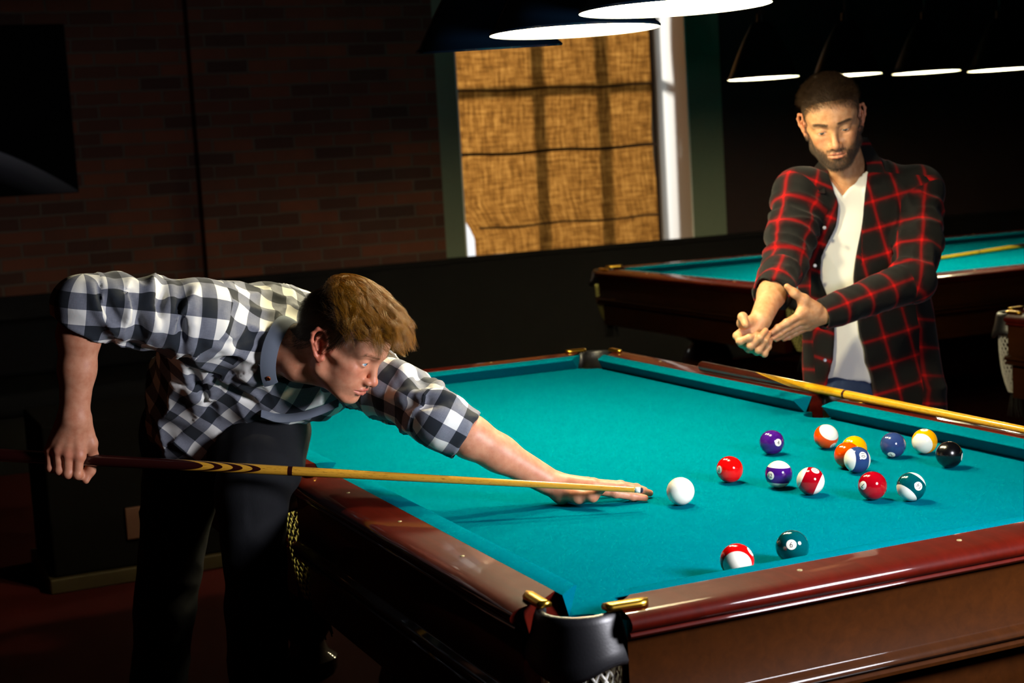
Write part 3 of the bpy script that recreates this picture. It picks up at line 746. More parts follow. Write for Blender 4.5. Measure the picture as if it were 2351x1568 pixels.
# ================================================================== a head (x forward, y to its left, z up; origin between the eyes' depth axis and the ears)
def head_sdf(k):
    """k: dict of shape tweaks"""
    s = SDF(); g = k.get
    jw = g('jaw', 1.0); nl = g('nose', 1.0)
    s.ell((-.006, 0, .034), (.099, .0755, .083), k=.01)
    s.ell((.035, 0, .030), (.060, .064, .062), k=.02)
    s.ell((.038, 0, -.030), (.052, .059, .070), k=.02)
    s.ell((-.035, 0, -.025), (.055, .060, .055), k=.03)
    s.sym('cone', (-.002, .056 * jw, -.015), (.010, .050 * jw, -.070), .014, .015, k=.02)
    s.sym('cone', (.010, .049 * jw, -.071), (.074, .017, -.103), .015, .0135, k=.018)
    s.ell((.050, 0, -.085), (.040, .040, .026), k=.02)
    s.ell((.081, 0, -.103), (.0155, .021, .0145), k=.012)
    s.sym('cone', (.070, .041, -.024), (.022, .062, -.016), .014, .009, k=.016)
    s.sym('ell', (.052, .034, -.052), (.032, .021, .032), k=.02)
    # brow ridge, then the sockets
    s.sym('cone', (.086, .010, .017), (.072, .046, .017), .0100, .0075, k=.014)
    s.ell((.086, 0, .022), (.012, .016, .012), k=.014)
    s.sym('ell', (.100, .031, -.001), (.0165, .018, .0125), k=.012, op='-')
    # eyelids as a ball with an almond slit
    s.sym('ell', (.0755, .0315, -.0015), (.0148, .0155, .0145), k=.0045)
    # nose
    s.cone((.088, 0, .006), (.108 * nl + .0, 0, -.034), .0078, .0088, k=.012, flat=(0, 1, 0), fs=1.05)
    s.ell((.1105 * nl, 0, -.0395), (.0112, .0108, .0098), k=.008)
    s.sym('ell', (.1015, .0118, -.0435), (.0105, .0066, .0076), k=.005)
    s.cone((.1125 * nl, 0, -.0465), (.098, 0, -.0525), .0042, .0055, k=.005)
    s.sym('cone', (.084, .018, -.040), (.078, .026, -.062), .006, .004, k=.012)
    # muzzle and lips
    s.ell((.077, 0, -.068), (.0235, .031, .026), k=.015)
    s.sym('chain', [(.1000, .003, -.0655), (.0985, .010, -.0665), (.0895, .0235, -.0715)], [.0046, .0050, .0022], k=.0035)
    s.sym('chain', [(.0982, .000, -.0782), (.0960, .011, -.0775), (.0890, .0225, -.0730)], [.0060, .0056, .0022], k=.0045)
    mo = g('mouth', .0016)
    s.sym('chain', [(.1065, .0, -.0722), (.1030, .010, -.0717), (.0915, .0245, -.0726)], [mo, mo, mo * .7], k=.003, op='-')
    s.ell((.1015, 0, -.0895), (.0055, .014, .0042), k=.010, op='-')
    s.cone((.1065, 0, -.0560), (.1040, 0, -.0620), .0022, .0022, k=.005, op='-')
    s.sym('ell', (.1045, .0068, -.0525), (.0052, .0028, .0034), k=.003, op='-')
    # eye slit
    op = g('eye', .0043); ez = g('eyez', -.0022)
    s.sym('ell', (.0905, .0318, ez), (.010, .0128, op), k=.0022, op='-')
    s.sym('cone', (.0880, .0195, ez - .0010), (.0865, .0225, ez), .0010, .0020, k=.002, op='-')
    # upper lid fold
    s.sym('chain', [(.0925, .021, .0055), (.0945, .0305, .0085), (.0880, .0420, .0055)], [.0010, .0012, .0009], k=.003, op='-')
    # ears
    t = g('ear', .012)
    E = lambda x, z, y=0: (-.006 + x * .97 - z * .22, .0725 + y + t * (0.0 + .9 * max(0, -x) / .03 + .25), -.016 + z * 1.0)
    rim = [E(.012, -.004, -.004), E(.016, .012, -.001), E(.012, .027, .001), E(.000, .034, .002), E(-.014, .031, .003), E(-.021, .017, .003), E(-.020, .000, .001), E(-.013, -.015, -.002), E(-.006, -.026, -.004), E(.002, -.031, -.006), E(.008, -.026, -.007), E(.009, -.018, -.008)]
    s.sym('cone', E(-.004, .012, -.007), E(-.002, -.016, -.009), .017, .011, k=.006, flat=(.22, 1, 0), fs=2.9)
    s.sym('chain', rim, [.0030, .0034, .0036, .0038, .0040, .0040, .0038, .0038, .0052, .0058, .0052, .0040], k=.004)
    s.sym('chain', [E(-.002, .025, .000), E(-.010, .012, .001), E(-.011, -.002, 0), E(-.004, -.012, -.002)], [.0022, .0028, .0030, .0030], k=.004)
    s.sym('chain', [E(-.001, .006, .002), E(.003, -.006, .001)], [.0075, .0065], k=.004, op='-')
    s.sym('cone', E(.011, -.003, -.002), E(.010, -.010, -.002), .0036, .0036, k=.003)
    return s
EYE_C = np.array([.0762, .0318, -.0018]); EYE_R = .0128
def iris_mat(name, c1, c2):
    t = NT(name); u = t.obj(); x, y, z = t.sep(u)
    r = t.math('SQRT', t.math('ADD', t.math('MULTIPLY', y, y), t.math('MULTIPLY', z, z)))
    n = t.noise(t.mapping(u, (60, 200, 200)), 3, 4)
    ir = t.mix(n, srgb(c1), srgb(c2))
    c = t.ramp(t.math('DIVIDE', r, .0128), [(0, (0, 0, 0)), (.17, (0, 0, 0)), (.20, (1, 1, 1)), (.44, (1, 1, 1)), (.50, (0, 0, 0))])
    rim = t.math('LESS_THAN', r, .0062); front = t.math('GREATER_THAN', x, 0.0)
    t.P(Base_Color=t.mix(t.math('MULTIPLY', rim, front), srgb('dcd6d2'), t.mix(1.0, c, ir, 'MULTIPLY')), Roughness=.05, Coat_Weight=1.0, Coat_Roughness=.02)
    return t.m
def skin_mat(name, base, deep):
    t = NT(name); o = t.obj()
    n = t.noise(o, 55, 6, .6); n2 = t.noise(o, 700, 3, .6)
    c = t.mix(t.ramp(n, [(.35, (0, 0, 0)), (.7, (1, 1, 1))]), base, deep)
    c = t.mix(t.attr('lips'), c, srgb('b24c48')); c = t.mix(t.attr('flush'), c, srgb('c0624a')); c = t.mix(t.attr('hairy'), c, srgb('3b281c'))
    t.P(Base_Color=c, Roughness=t.math('ADD', .42, t.math('MULTIPLY', n2, .12)), Specular_IOR_Level=.42, Subsurface_Weight=.12, Subsurface_Radius=(.012, .005, .003), Subsurface_Scale=.35)
    t.bump(t.math('ADD', n2, t.math('MULTIPLY', n, .6)), .18, .0007); return t.m
def blob(P, c, r): return np.exp(-(((P - np.asarray(c)) / np.asarray(r)) ** 2).sum(1))
def head_attrs(P, beard=0.0):
    a = np.abs(P[:, 1]); Q = np.stack([P[:, 0], a, P[:, 2]], 1)
    lips = np.clip(blob(Q, (.101, .006, -.0662), (.008, .012, .0045)) + blob(Q, (.099, .006, -.0785), (.008, .012, .0055)) + blob(Q, (.092, .019, -.0725), (.006, .007, .0035)) * .8, 0, 1) ** 1.3 * 1.1
    flush = .5 * blob(Q, (.112, 0, -.040), (.012, .014, .012)) + .32 * blob(Q, (.072, .042, -.030), (.03, .022, .022)) + .55 * (Q[:, 1] > .068) * (np.abs(P[:, 0] + .005) < .03) * (np.abs(P[:, 2] + .015) < .045)
    brow = 0 * a
    hairy = np.clip(brow, 0, 1)
    return np.clip(lips, 0, 1), np.clip(flush, 0, 1), hairy
def beard_mask(P):
    """how much beard grows at head-local points"""
    x, a, z = P[:, 0], np.abs(P[:, 1]), P[:, 2]
    jawline = 1 / (1 + np.exp((z - (-.062 + .55 * np.clip(a - .028, 0, 1) * 1.15)) / .0035))
    side = np.exp(-((x - .012) / .012) ** 2) * (z < -.01) * (z > -.075) * (a > .045)
    mus = np.exp(-((z + .0585) / .0052) ** 2) * (a < .027) * (x > .07) * np.clip(a / .004 + .55, 0, 1)
    chin = (z < -.083) * (x > .03)
    m = np.clip(np.maximum.reduce([jawline * (x > -.002), side, mus * 1.0, chin * 1.0]), 0, 1)
    m = m * (z > -.124) * ((z > -.108) | (x > .035)) * (x > -.008)
    lip = np.exp(-((z + .073) / .0085) ** 2) * (a < .027) * (x > .085); m = m * (1 - np.clip(lip * 1.3, 0, 1))
    soul = np.exp(-((z + .087) / .004) ** 2) * (a < .02) * (x > .08); m = m * (1 - soul * .35 * (a > .008))
    return m
def strands(name, roots, dirs, length, mat, parent, R, c, s, comb_fn, push=None, n=7, rad=.00006, taper=.25, jitter=.25, clump=None):
    """hair drawn strand by strand: starts along dirs and bends to comb_fn(position)"""
    N = len(roots); P = np.zeros((N, n, 3)); P[:, 0] = roots; d = dirs.copy()
    st = (length / (n - 1))[:, None]; rj = RNG.normal(size=(N, 3)) * jitter
    for i in range(1, n):
        f = i / (n - 1); tgt = comb_fn(P[:, i - 1], f) + rj * (0.4 + .6 * f); tgt /= np.linalg.norm(tgt, axis=1)[:, None] + 1e-9
        w = min(1, .25 + .6 * f); d = d * (1 - w) + tgt * w; d /= np.linalg.norm(d, axis=1)[:, None] + 1e-9
        P[:, i] = P[:, i - 1] + d * st
        if push is not None: P[:, i] = push(P[:, i], f)
    if clump:                                     # locks: strands lean onto their nearest guide toward the tip
        g = RNG.choice(N, clump[0], replace=False); near = np.concatenate([((q[:, None] - P[g, 0][None]) ** 2).sum(-1).argmin(1) for q in np.array_split(P[:, 0], 20)])
        f = (np.arange(n) / (n - 1))[None, :, None]; off = (P[:, :1] - P[g[near], :1]); amt = clump[1] * f ** .8 * (.6 + .4 * RNG.random((N, 1, 1))); P = P * (1 - amt) + (P[g[near]] + off * (1 - .75 * f)) * amt
    W = (P.reshape(-1, 3) * s) @ R.T + c
    W = W - origin_of(parent)
    hc = bpy.data.hair_curves.new(name); hc.add_curves([n] * N)
    hc.attributes['position'].data.foreach_set('vector', W.astype(np.float32).ravel())
    rr = np.tile(np.linspace(1, taper, n), N) * rad * s; ra = hc.attributes.get('radius') or hc.attributes.new('radius', 'FLOAT', 'POINT'); ra.data.foreach_set('value', rr.astype(np.float32))
    hc.materials.append(mat); o = bpy.data.objects.new(name, hc); return link(o, parent)
def hair_mat(name, col, rough=.35, spec=.5):
    t = NT(name); r = t.n('ShaderNodeHairInfo').outputs['Random'] if hasattr(bpy.types, 'ShaderNodeHairInfo') else .5
    c = srgb(col); t.P(Base_Color=t.mix(r, tuple(x * .6 for x in c[:3]) + (1,), tuple(min(1, x * 1.35) for x in c[:3]) + (1,)), Roughness=rough, Specular_IOR_Level=spec)
    return t.m
def sample(V, F, wt, n):
    """random points on the quads, density by the vertex weight"""
    a = np.linalg.norm(np.cross(V[F[:, 2]] - V[F[:, 0]], V[F[:, 3]] - V[F[:, 1]]), axis=1) * wt[F].mean(1)
    i = RNG.choice(len(F), size=n, p=a / a.sum()); u = RNG.random((n, 1)); v = RNG.random((n, 1)); q = V[F[i]]
    p = (q[:, 0] * (1 - u) + q[:, 1] * u) * (1 - v) + (q[:, 3] * (1 - u) + q[:, 2] * u) * v
    return p, i
# ================================================================== people: shared pieces
def hp(px, py, h):                                # point seen at a photo position, h metres above the cloth
    d = CD + CR * (px - 1175.5) / FPX - CU * (py - 784.0) / FPX
    return CAM + d * ((CLOTH + h - CAM[2]) / d[2])
def finger(s, pts, r=(.0104, .0094, .0084, .0066), k=.005):
    pts = [np.asarray(p) for p in pts]
    for i in range(len(pts) - 1): s.cone(pts[i], pts[i + 1], r[i], r[i + 1], k=k)
    for i in range(1, len(pts) - 1): s.ell(pts[i], r[i] * 1.04, k=.004)
    return s
def bone_uv(P, bones):
    """bones: (a, b, radius, ref) -> index, around, along"""
    best = np.full(len(P), 1e9); I = np.zeros(len(P), int); U = np.zeros(len(P)); V = np.zeros(len(P))
    for i, (a, b, r, ref, r0) in enumerate(bones):
        a = np.asarray(a, float); b = np.asarray(b, float); ab = b - a; L = np.linalg.norm(ab); ax = ab / L; q = P - a; t = q @ ax
        e = nrm(np.asarray(ref) - ax * (np.asarray(ref) @ ax)); f = np.cross(ax, e)
        rad = q - np.clip(t, 0, L)[:, None] * ax; dist = np.linalg.norm(rad, axis=1) - r
        m = dist < best; best[m] = dist[m]; I[m] = i
        U[m] = (np.arctan2(q @ f, q @ e) * r0)[m]; V[m] = t[m]
    return I, U, V
def noise2(u, v, seed):
    r = np.random.default_rng(seed); o = 0
    for i in range(7):
        a = r.uniform(0, 2 * PI); f = r.uniform(.6, 1.7); o = o + np.sin(f * (u * math.cos(a) + v * math.sin(a)) + r.uniform(0, 6.3) + 1.2 * np.sin(.7 * f * (u * math.sin(a + 1) + v * math.cos(a + 2)) + r.uniform(0, 6.3)))
    return o / 7 * 1.6
def folds(bones, spec, seed=3):
    """spec per bone: (amplitude, frequency around, frequency along)"""
    def fn(P):
        I, U, V = bone_uv(P, bones); o = np.zeros(len(P))
        for i, (A, fu, fv) in enumerate(spec):
            m = I == i
            if m.any():
                n = noise2(U[m] * fu + V[m] * fv * .35, V[m] * fv, seed + i); n2 = noise2(U[m] * fu * 2.3, V[m] * fv * 1.9, seed + 40 + i)
                L_ = np.linalg.norm(np.asarray(bones[i][1]) - bones[i][0]); A = A * (np.clip(np.minimum(V[m] + .01, L_ + .01 - V[m]) / .04, 0, 1) if i > 0 else 1.0)
                o[m] = -A * (1.6 * (1 - np.abs(n)) ** 2 - .6) - A * .35 * n2
        return o
    return fn
def garment(name, s, h, mat, parent, bones=None, fold=None, lo=None, hi=None, smooth=2, label=None, pieces=None):
    """pieces(P) -> (n_pieces, dist[n, N], u[n, N], v[n, N], wrap[n]): cloth panels, the nearest one wins"""
    V, F = s.mesh(h, lo, hi, extra=fold, smooth=smooth)
    o = mesh(name, V, F, mat, parent)
    if label: o['label'] = label
    if bones is None and pieces is None: return o
    D, U, W, per = pieces(V) if pieces else bone_pieces(V, bones)
    I = D.argmin(0); FI = I[F]; a = FI[:, 0]; b = a.copy()
    for j in (1, 2, 3): b = np.where(FI[:, j] != a, FI[:, j], b)
    out = []
    for q in (a, b):
        u = np.stack([U[q, F[:, j]] for j in range(4)], 1); w = np.stack([W[q, F[:, j]] for j in range(4)], 1)
        u = np.where(per[q][:, None] > 0, u - np.round((u - u[:, :1]) / np.maximum(per[q], 1e-6)[:, None]) * per[q][:, None], u)
        out.append(np.stack([u, w], -1))
    sel = np.stack([D[a, F[:, j]] - D[b, F[:, j]] for j in range(4)], 1); sel[a == b] = -1.0
    for nm, q in (('UVMap', out[0]), ('UV2', out[1])):
        L = o.data.uv_layers.new(name=nm); L.data.foreach_set('uv', q.astype(np.float32).reshape(-1))
    at_ = o.data.attributes.new('sel', 'FLOAT', 'CORNER'); at_.data.foreach_set('value', sel.astype(np.float32).reshape(-1))
    return o
def bone_pieces(P, bones):
    D = []; U = []; W = []; per = []
    for a, b, r, ref, r0 in bones:
        a = np.asarray(a, float); b = np.asarray(b, float); ab = b - a; L = np.linalg.norm(ab); ax = ab / L; q = P - a; t = q @ ax
        e = nrm(np.asarray(ref) - ax * (np.asarray(ref) @ ax)); f = np.cross(ax, e); rad = q - np.clip(t, 0, L)[:, None] * ax
        D.append(np.linalg.norm(rad, axis=1) - r); U.append(np.arctan2(q @ f, q @ e) * r0); W.append(t); per.append(2 * PI * r0)
    return np.array(D), np.array(U), np.array(W), np.array(per)
def torso_pieces(P, c, ax, lt, fr, dims, top, bias=0.0):
    """front/back, yoke and side panels of a shirt body; ax runs down the spine, lt to the wearer's left, fr to the front"""
    q = P - c; s, l, n = q @ ax, q @ lt, q @ fr
    D = np.array([-(np.abs(n) / dims[1]), -((top - s) / .05), -(np.abs(l) / dims[0])]) * .05 + bias
    return D, np.array([l, l, n * np.sign(l)]), np.array([s, n, s]), np.zeros(3)
def cloth_uv(t):
    f = t.math('GREATER_THAN', t.attr('sel'), 0.0)
    a = t.n('ShaderNodeUVMap', uv_map='UVMap').outputs[0]; b = t.n('ShaderNodeUVMap', uv_map='UV2').outputs[0]
    x = t.n('ShaderNodeMix', data_type='VECTOR'); t.set(x.inputs[0], f); t.set(x.inputs[4], a); t.set(x.inputs[5], b); return x.outputs[1]
def ribbon(name, P, wdir, out, half, th, mat, parent, arc=.0015):
    """a strip of cloth along P: wdir across, out the outer side"""
    P = np.asarray(P); n = len(P); half = np.broadcast_to(half, (n,)); rings = []
    prof = [(-1, -.5), (-1, .5), (-.5, .5 + arc / th), (0, .5 + 1.3 * arc / th), (.5, .5 + arc / th), (1, .5), (1, -.5), (0, -.5 + arc / th)]
    V = [P[i] + wdir[i] * half[i] * a + out[i] * th * b for i in range(n) for a, b in prof]; k = len(prof)
    F = [(i * k + j, (i + 1) * k + j, (i + 1) * k + (j + 1) % k, i * k + (j + 1) % k) for i in range(n - 1) for j in range(k)] + [tuple(range(k)), tuple((n - 1) * k + j for j in range(k))[::-1]]
    return auto_sharp(mesh(name, V, F, mat, parent), 45)
def eyes(parent, R, c, s, mat, look, rot_off=0):
    for sg in (1, -1):
        ev, ef = lathe([(EYE_R * math.sin(a), -EYE_R * math.cos(a)) for a in np.linspace(0, PI, 28)], (0, 0, 0), 40); ev = np.array(ev)[:, [2, 0, 1]]
        rr = np.linalg.norm(ev[:, 1:], axis=1); ev[:, 0] += np.where(ev[:, 0] > 0, .0012 * np.exp(-(rr / .0048) ** 2), 0)
        P = c + R @ (EYE_C * np.array([1, sg, 1])) * s
        d = nrm(R @ np.asarray(look[0 if sg > 0 else 1], float)); up = R[:, 2]; y = nrm(np.cross(up, d)); z = np.cross(d, y)
        e = mesh('eye', ev * s, ef, mat, parent, world=False)
        e.matrix_local = Matrix.Translation(Vector(P - origin_of(parent))) @ Matrix(np.stack([d, y, z], 1).tolist()).to_4x4()
def brows(parent, R, c, s, mat, V, F, n=420, L=.010):
    Q = V; a = np.abs(Q[:, 1]); zc = .0205 + .10 * np.clip(a - .012, 0, .02) - .20 * np.clip(a - .036, 0, .1)
    w = np.exp(-((Q[:, 2] - zc) / .0032) ** 2) * (a > .011) * (a < .049) * (Q[:, 0] > .05); w[w < .15] = 0
    p, fi = sample(V, F, w, n); N_ = vnormals(V, F)[F[fi, 0]]
    sgn = np.sign(p[:, 1:2]); d = nrm_rows(np.concatenate([np.zeros_like(sgn), sgn * 1.0, np.full_like(sgn, .35)], 1) + N_ * .55)
    cf = lambda P, f: np.concatenate([-.25 + 0 * P[:, :1], np.sign(P[:, 1:2]), -.1 + 0 * P[:, :1]], 1)
    return strands('eyebrows', p, d, np.full(n, L) * RNG.uniform(.6, 1.1, n), mat, parent, R, c, s, cf, n=5, rad=.00010, jitter=.25)
def nrm_rows(a): return a / (np.linalg.norm(a, axis=1)[:, None] + 1e-9)
M['skin_a'] = skin_mat('skin_fair', srgb('cd9070'), srgb('ba7556')); M['skin_b'] = skin_mat('skin_light', srgb('c8966f'), srgb('b07850'))
def denim(name, c1, c2):
    t = NT(name); o = t.obj(); n = t.noise(t.mapping(o, (700, 700, 90)), 1, 2); n2 = t.noise(o, 14, 5)
    t.P(Base_Color=t.mix(t.math('MULTIPLY', t.math('ADD', n, n2), .5), srgb(c1), srgb(c2)), Roughness=.85, Specular_IOR_Level=.2); t.bump(n, .3, .0006); return t.m
def gingham():
    t = NT('gingham_check'); u = cloth_uv(t); x, y, _ = t.sep(u); q = .0315
    fx = t.math('LESS_THAN', t.math('FRACT', t.math('DIVIDE', x, 2 * q)), .5); fy = t.math('LESS_THAN', t.math('FRACT', t.math('DIVIDE', y, 2 * q)), .5)
    w1 = t.noise(t.mapping(u, (900, 90, 1)), 1, 2); w2 = t.noise(t.mapping(u, (90, 900, 1)), 1, 2)
    n = t.math('ADD', t.math('MULTIPLY', fx, .5), t.math('MULTIPLY', fy, .5))
    g = t.math('ADD', n, t.math('MULTIPLY', t.math('SUBTRACT', t.math('ADD', w1, w2), 1.0), .16))
    t.P(Base_Color=t.ramp(g, [(.08, srgb('1d2229')), (.44, srgb('62656f')), (.56, srgb('767983')), (.92, srgb('d9d8d2'))]), Roughness=.85, Specular_IOR_Level=.2, Sheen_Weight=.1)
    t.bump(t.math('ADD', w1, w2), .25, .0005); return t.m
M['gingham'] = gingham()
def tartan():
    t = NT('red_black_tartan'); u = cloth_uv(t); x, y, _ = t.sep(u); q = .080
    def band(v, off):
        d = t.math('ABSOLUTE', t.math('SUBTRACT', t.math('FRACT', t.math('DIVIDE', t.math('ADD', v, off), q)), .5))    # 0 at the line
        core = t.math('SUBTRACT', 1.0, t.n('ShaderNodeMapRange', {0: d, 1: .012, 2: .085}, interpolation_type='SMOOTHSTEP').outputs[0])
        halo = t.math('SUBTRACT', 1.0, t.n('ShaderNodeMapRange', {0: d, 1: .05, 2: .27}, interpolation_type='SMOOTHSTEP').outputs[0])
        return t.math('ADD', t.math('MULTIPLY', core, .36), t.math('MULTIPLY', halo, .14))
    s = t.math('ADD', band(x, .03), band(y, .01)); w = t.noise(t.mapping(u, (700, 700, 1)), 1, 2); n = t.noise(u, 60, 4)
    s = t.math('MULTIPLY', s, t.math('ADD', .72, t.math('MULTIPLY', t.math('ADD', w, n), .28)))
    t.P(Base_Color=t.ramp(s, [(.0, srgb('0d0d0e')), (.10, srgb('180b0c')), (.5, srgb('6a060a')), (1.0, srgb('bc0d0b'))]), Roughness=.92, Specular_IOR_Level=.12, Sheen_Weight=.05)
    t.bump(w, .3, .0008); return t.m
M['tartan'] = tartan()
def knit(name, col, sc=1200):
    t = NT(name); n = t.noise(t.obj(), sc, 2); t.P(Base_Color=t.mix(t.math('MULTIPLY', n, .25), col, tuple(c * .7 for c in col[:3]) + (1,)), Roughness=.9, Specular_IOR_Level=.15); t.bump(n, .2, .0005); return t.m
M['tshirt'] = knit('white_jersey', srgb('eceae4')); M['shoe'] = simple('dark_shoe', srgb('14120f'), .5)
def shoe(parent, ankle, dirv, name='shoe'):
    d = nrm([dirv[0], dirv[1], 0]); a = np.array([ankle[0], ankle[1], 0.0]); s = SDF()
    s.cone(a + d * -.03 + [0, 0, .045], a + d * .13 + [0, 0, .035], .042, .036, k=.02); s.ell(a + d * .155 + np.array([0, 0, .032]), (.048, .048, .03), k=.02); s.cone(a + [0, 0, .05], a + [0, 0, .13], .045, .048, k=.02)
    s.cone(a - d * .05 + [0, 0, .012], a + d * .17 + [0, 0, .012], .044, .046, k=.004, flat=(0, 0, 1), fs=4)
    lo, hi = s.bounds(); lo[2] = 0.0
    V, F = s.mesh(.006, smooth=1); V[:, 2] = np.maximum(V[:, 2], 0.002); return mesh(name, V, F, M['shoe'], parent)
# ================================================================== the man taking the shot
RA = np.array([[-0.7364, 0.552, -0.3912], [-0.3847, -0.8172, -0.4291], [-0.5566, -0.1655, 0.8142]]); SA = .962
RA = RA @ rot('Z', 10)
CA = at(789, 779, 3.26)
def HA(p): return CA + RA @ np.asarray(p, float) * SA
def LA(w): return RA.T @ (np.asarray(w) - CA) / SA
A = at
RS, LS = A(462, 732, 3.25), A(800, 842, 3.43); RE, LE = A(186, 700, 3.13), A(1012, 965, 3.235)
RW, LW = A(170, 962, 3.165), hp(1262, 1107, .047)
NB = A(640, 806, 3.315); CH = A(612, 825, 3.45); PV = A(486, 950, 3.54)
# --- skin
def squash(P): P = np.array(P, float); P[..., 2] = np.where(P[..., 2] < 0, P[..., 2] * .93 - 0 * P[..., 2], P[..., 2]); return P
hs = head_sdf(dict(nose=.985, mouth=.0014, eye=.0036))
hs.cone((-.022, 0, -.055), LA(NB), .056, .060, k=.022); hs.cone((.02, 0, -.085), LA(A(680, 850, 3.28)), .030, .034, k=.03)
hV, hF = hs.mesh(.0015, smooth=2)
ah = head_attrs(hV); hN = vnormals(hV, hF)
hV0 = hV.copy(); hV = squash(hV)
hW = hV @ RA.T * SA + CA
arm = SDF()                                        # right forearm and gripping hand
fd = nrm(RW - RE); toc = -CD
arm.chain([RE + fd * .0, RE + fd * .06, RE + fd * .13, RW], [.033, .0415, .035, .0285], k=.02, flat=toc, fs=1.1)
K = [A(181, 1047, 3.172), A(156, 1043, 3.168), A(133, 1034, 3.168), A(114, 1034, 3.175)]
for i, kk in enumerate(K):
    r0 = (.0140, .0140, .0130, .0118)[i]
    arm.cone(RW + CR * (.014 - .010 * i) + CD * .003, kk + CD * .004, .0155, r0, k=.012); arm.ell(kk, .0118 - .0006 * i, k=.006)
    arm.cone(RW + CR * (.010 - .007 * i) - CD * .0135, kk - CD * .0065, .0040, .0042, k=.006)     # tendons
arm.cone(RW, A(150, 1010, 3.18), .026, .024, k=.02)
tips = [(A(178, 1089, 3.176), A(180, 1091, 3.201), A(183, 1069, 3.219)), (A(156, 1087, 3.174), A(158, 1089, 3.200), A(162, 1067, 3.218)), (A(136, 1079, 3.174), A(138, 1081, 3.199), A(142, 1062, 3.217)), (A(116, 1074, 3.178), A(118, 1076, 3.200), A(122, 1060, 3.215))]
for i, (kk, tp) in enumerate(zip(K, tips)): finger(arm, [kk, *tp], np.array((.0108, .0100, .0090, .0076)) * (1, 1.02, .97, .88)[i], k=.0035)
arm.chain([RW + CR * .016 + CD * .008, A(207, 1018, 3.188), A(212, 1046, 3.206), A(207, 1080, 3.216), A(197, 1103, 3.208)], [.016, .0145, .0115, .0105, .0072], k=.007)
rV, rF = arm.mesh(.0016, smooth=2)
la = SDF()                                         # left forearm and open bridge hand
fd2 = nrm(LW - LE)
la.chain([LE + fd2 * .01, LE + fd2 * .07, LE + fd2 * .14, LW], [.033, .0420, .036, .0285], k=.02)
la.cone(LE + fd2 * .03 + CU * .006, LE + fd2 * .12, .036, .028, k=.02)
FI = [(hp(1350, 1122, .034), hp(1412, 1132, .024), hp(1452, 1139, .014), hp(1481, 1143.5, .0085)),
      (hp(1362, 1113, .042), hp(1430, 1119, .032), hp(1470, 1127, .018), hp(1492, 1132, .0095)),
      (hp(1362, 1110, .040), hp(1425, 1114, .031), hp(1461, 1120, .018), hp(1480, 1125, .0095)),
      (hp(1350, 1108, .034), hp(1395, 1112, .027), hp(1420, 1117, .014), hp(1438, 1121, .0085))]
for i, f in enumerate(FI):
    la.cone(LW + nrm(FI[i][0] - LW) * .015, f[0], .0165, .0125, k=.012); finger(la, f, np.array((.0106, .0098, .0088, .0070)) * (1, 1.02, .97, .86)[i], k=.0045)
la.cone(LW + nrm(FI[1][0] - LW) * .02 - np.array([0, 0, .012]), hp(1345, 1122, .02), .019, .012, k=.015)
la.cone(hp(1290, 1138, .020), hp(1325, 1125, .016), .0190, .012, k=.012)      # heel of the hand on the cloth
th = [hp(1283, 1128, .028), hp(1327, 1140, .024), hp(1360, 1139, .027), hp(1384, 1121.5, .043)]
la.chain(th, [.0190, .0135, .0112, .0078], k=.008); la.ell(th[1], .0132, k=.008); la.ell(th[2], .0112, k=.005)
lV, lF = la.mesh(.0016, smooth=2)
lV[:, 2] = np.maximum(lV[:, 2], CLOTH + .0008)
bod = SDF()                                        # trunk, upper arms and legs inside the clothes
bod.cone(CH, PV, .118, .10, k=.04); bod.cone(RS, CH, .045, .08, k=.03); bod.cone(CH, LS, .08, .045, k=.03)
bod.cone(RS, RE, .042, .030, k=.03); bod.cone(LS, LE, .042, .030, k=.03); bod.cone(NB, HA((-.02, 0, -.05)), .052, .05, k=.02)
HR, HL = A(430, 985, 3.58), A(600, 1010, 3.465); KR, KL = A(378, 1400, 3.55), A(588, 1390, 3.33); FR, FL = np.array([*A(345, 1850, 3.55)[:2], .08]), np.array([*A(612, 1880, 3.28)[:2], .08])
bod.cone(PV, HR, .09, .075, k=.03); bod.cone(PV, HL, .09, .075, k=.03); bod.cone(HR, KR, .070, .046, k=.03); bod.cone(HL, KL, .070, .046, k=.03); bod.cone(KR, FR, .044, .034, k=.02); bod.cone(KL, FL, .044, .034, k=.02)
bV, bF = bod.mesh(.008, smooth=1)
V, F = join([(hW, hF), (rV, rF), (lV, lF), (bV, bF)])
n0 = len(hV); z_ = np.zeros(len(V)); lp_, fl_, ha_ = z_.copy(), z_.copy(), z_.copy(); lp_[:n0], fl_[:n0], ha_[:n0] = ah
kn = np.zeros(len(V)); 
for kk in K: kn += .45 * blob(V, kk - CD * .008, (.012, .012, .012))
for tp in tips: kn += .25 * blob(V, tp[0], (.014, .014, .014))
for f in FI: kn += .3 * blob(V, f[3], (.012, .012, .012))
fl_ = np.clip(fl_ * 1.25 + kn, 0, .7)
pa_loc = np.array([PV[0], PV[1], 0.0])
PA = mesh('person', V - pa_loc, F, M['skin_a'], None, attrs=dict(lips=lp_, flush=fl_, hairy=ha_)); PA.location = pa_loc
tag(PA, 'man in a black and white checked shirt bending over the table, aiming a cue', 'person')
eyes(PA, RA, CA, SA, iris_mat('blue_iris', '9fb6c6', '5a7a90'), [(1, -.04, .22), (1, -.04, .22)])
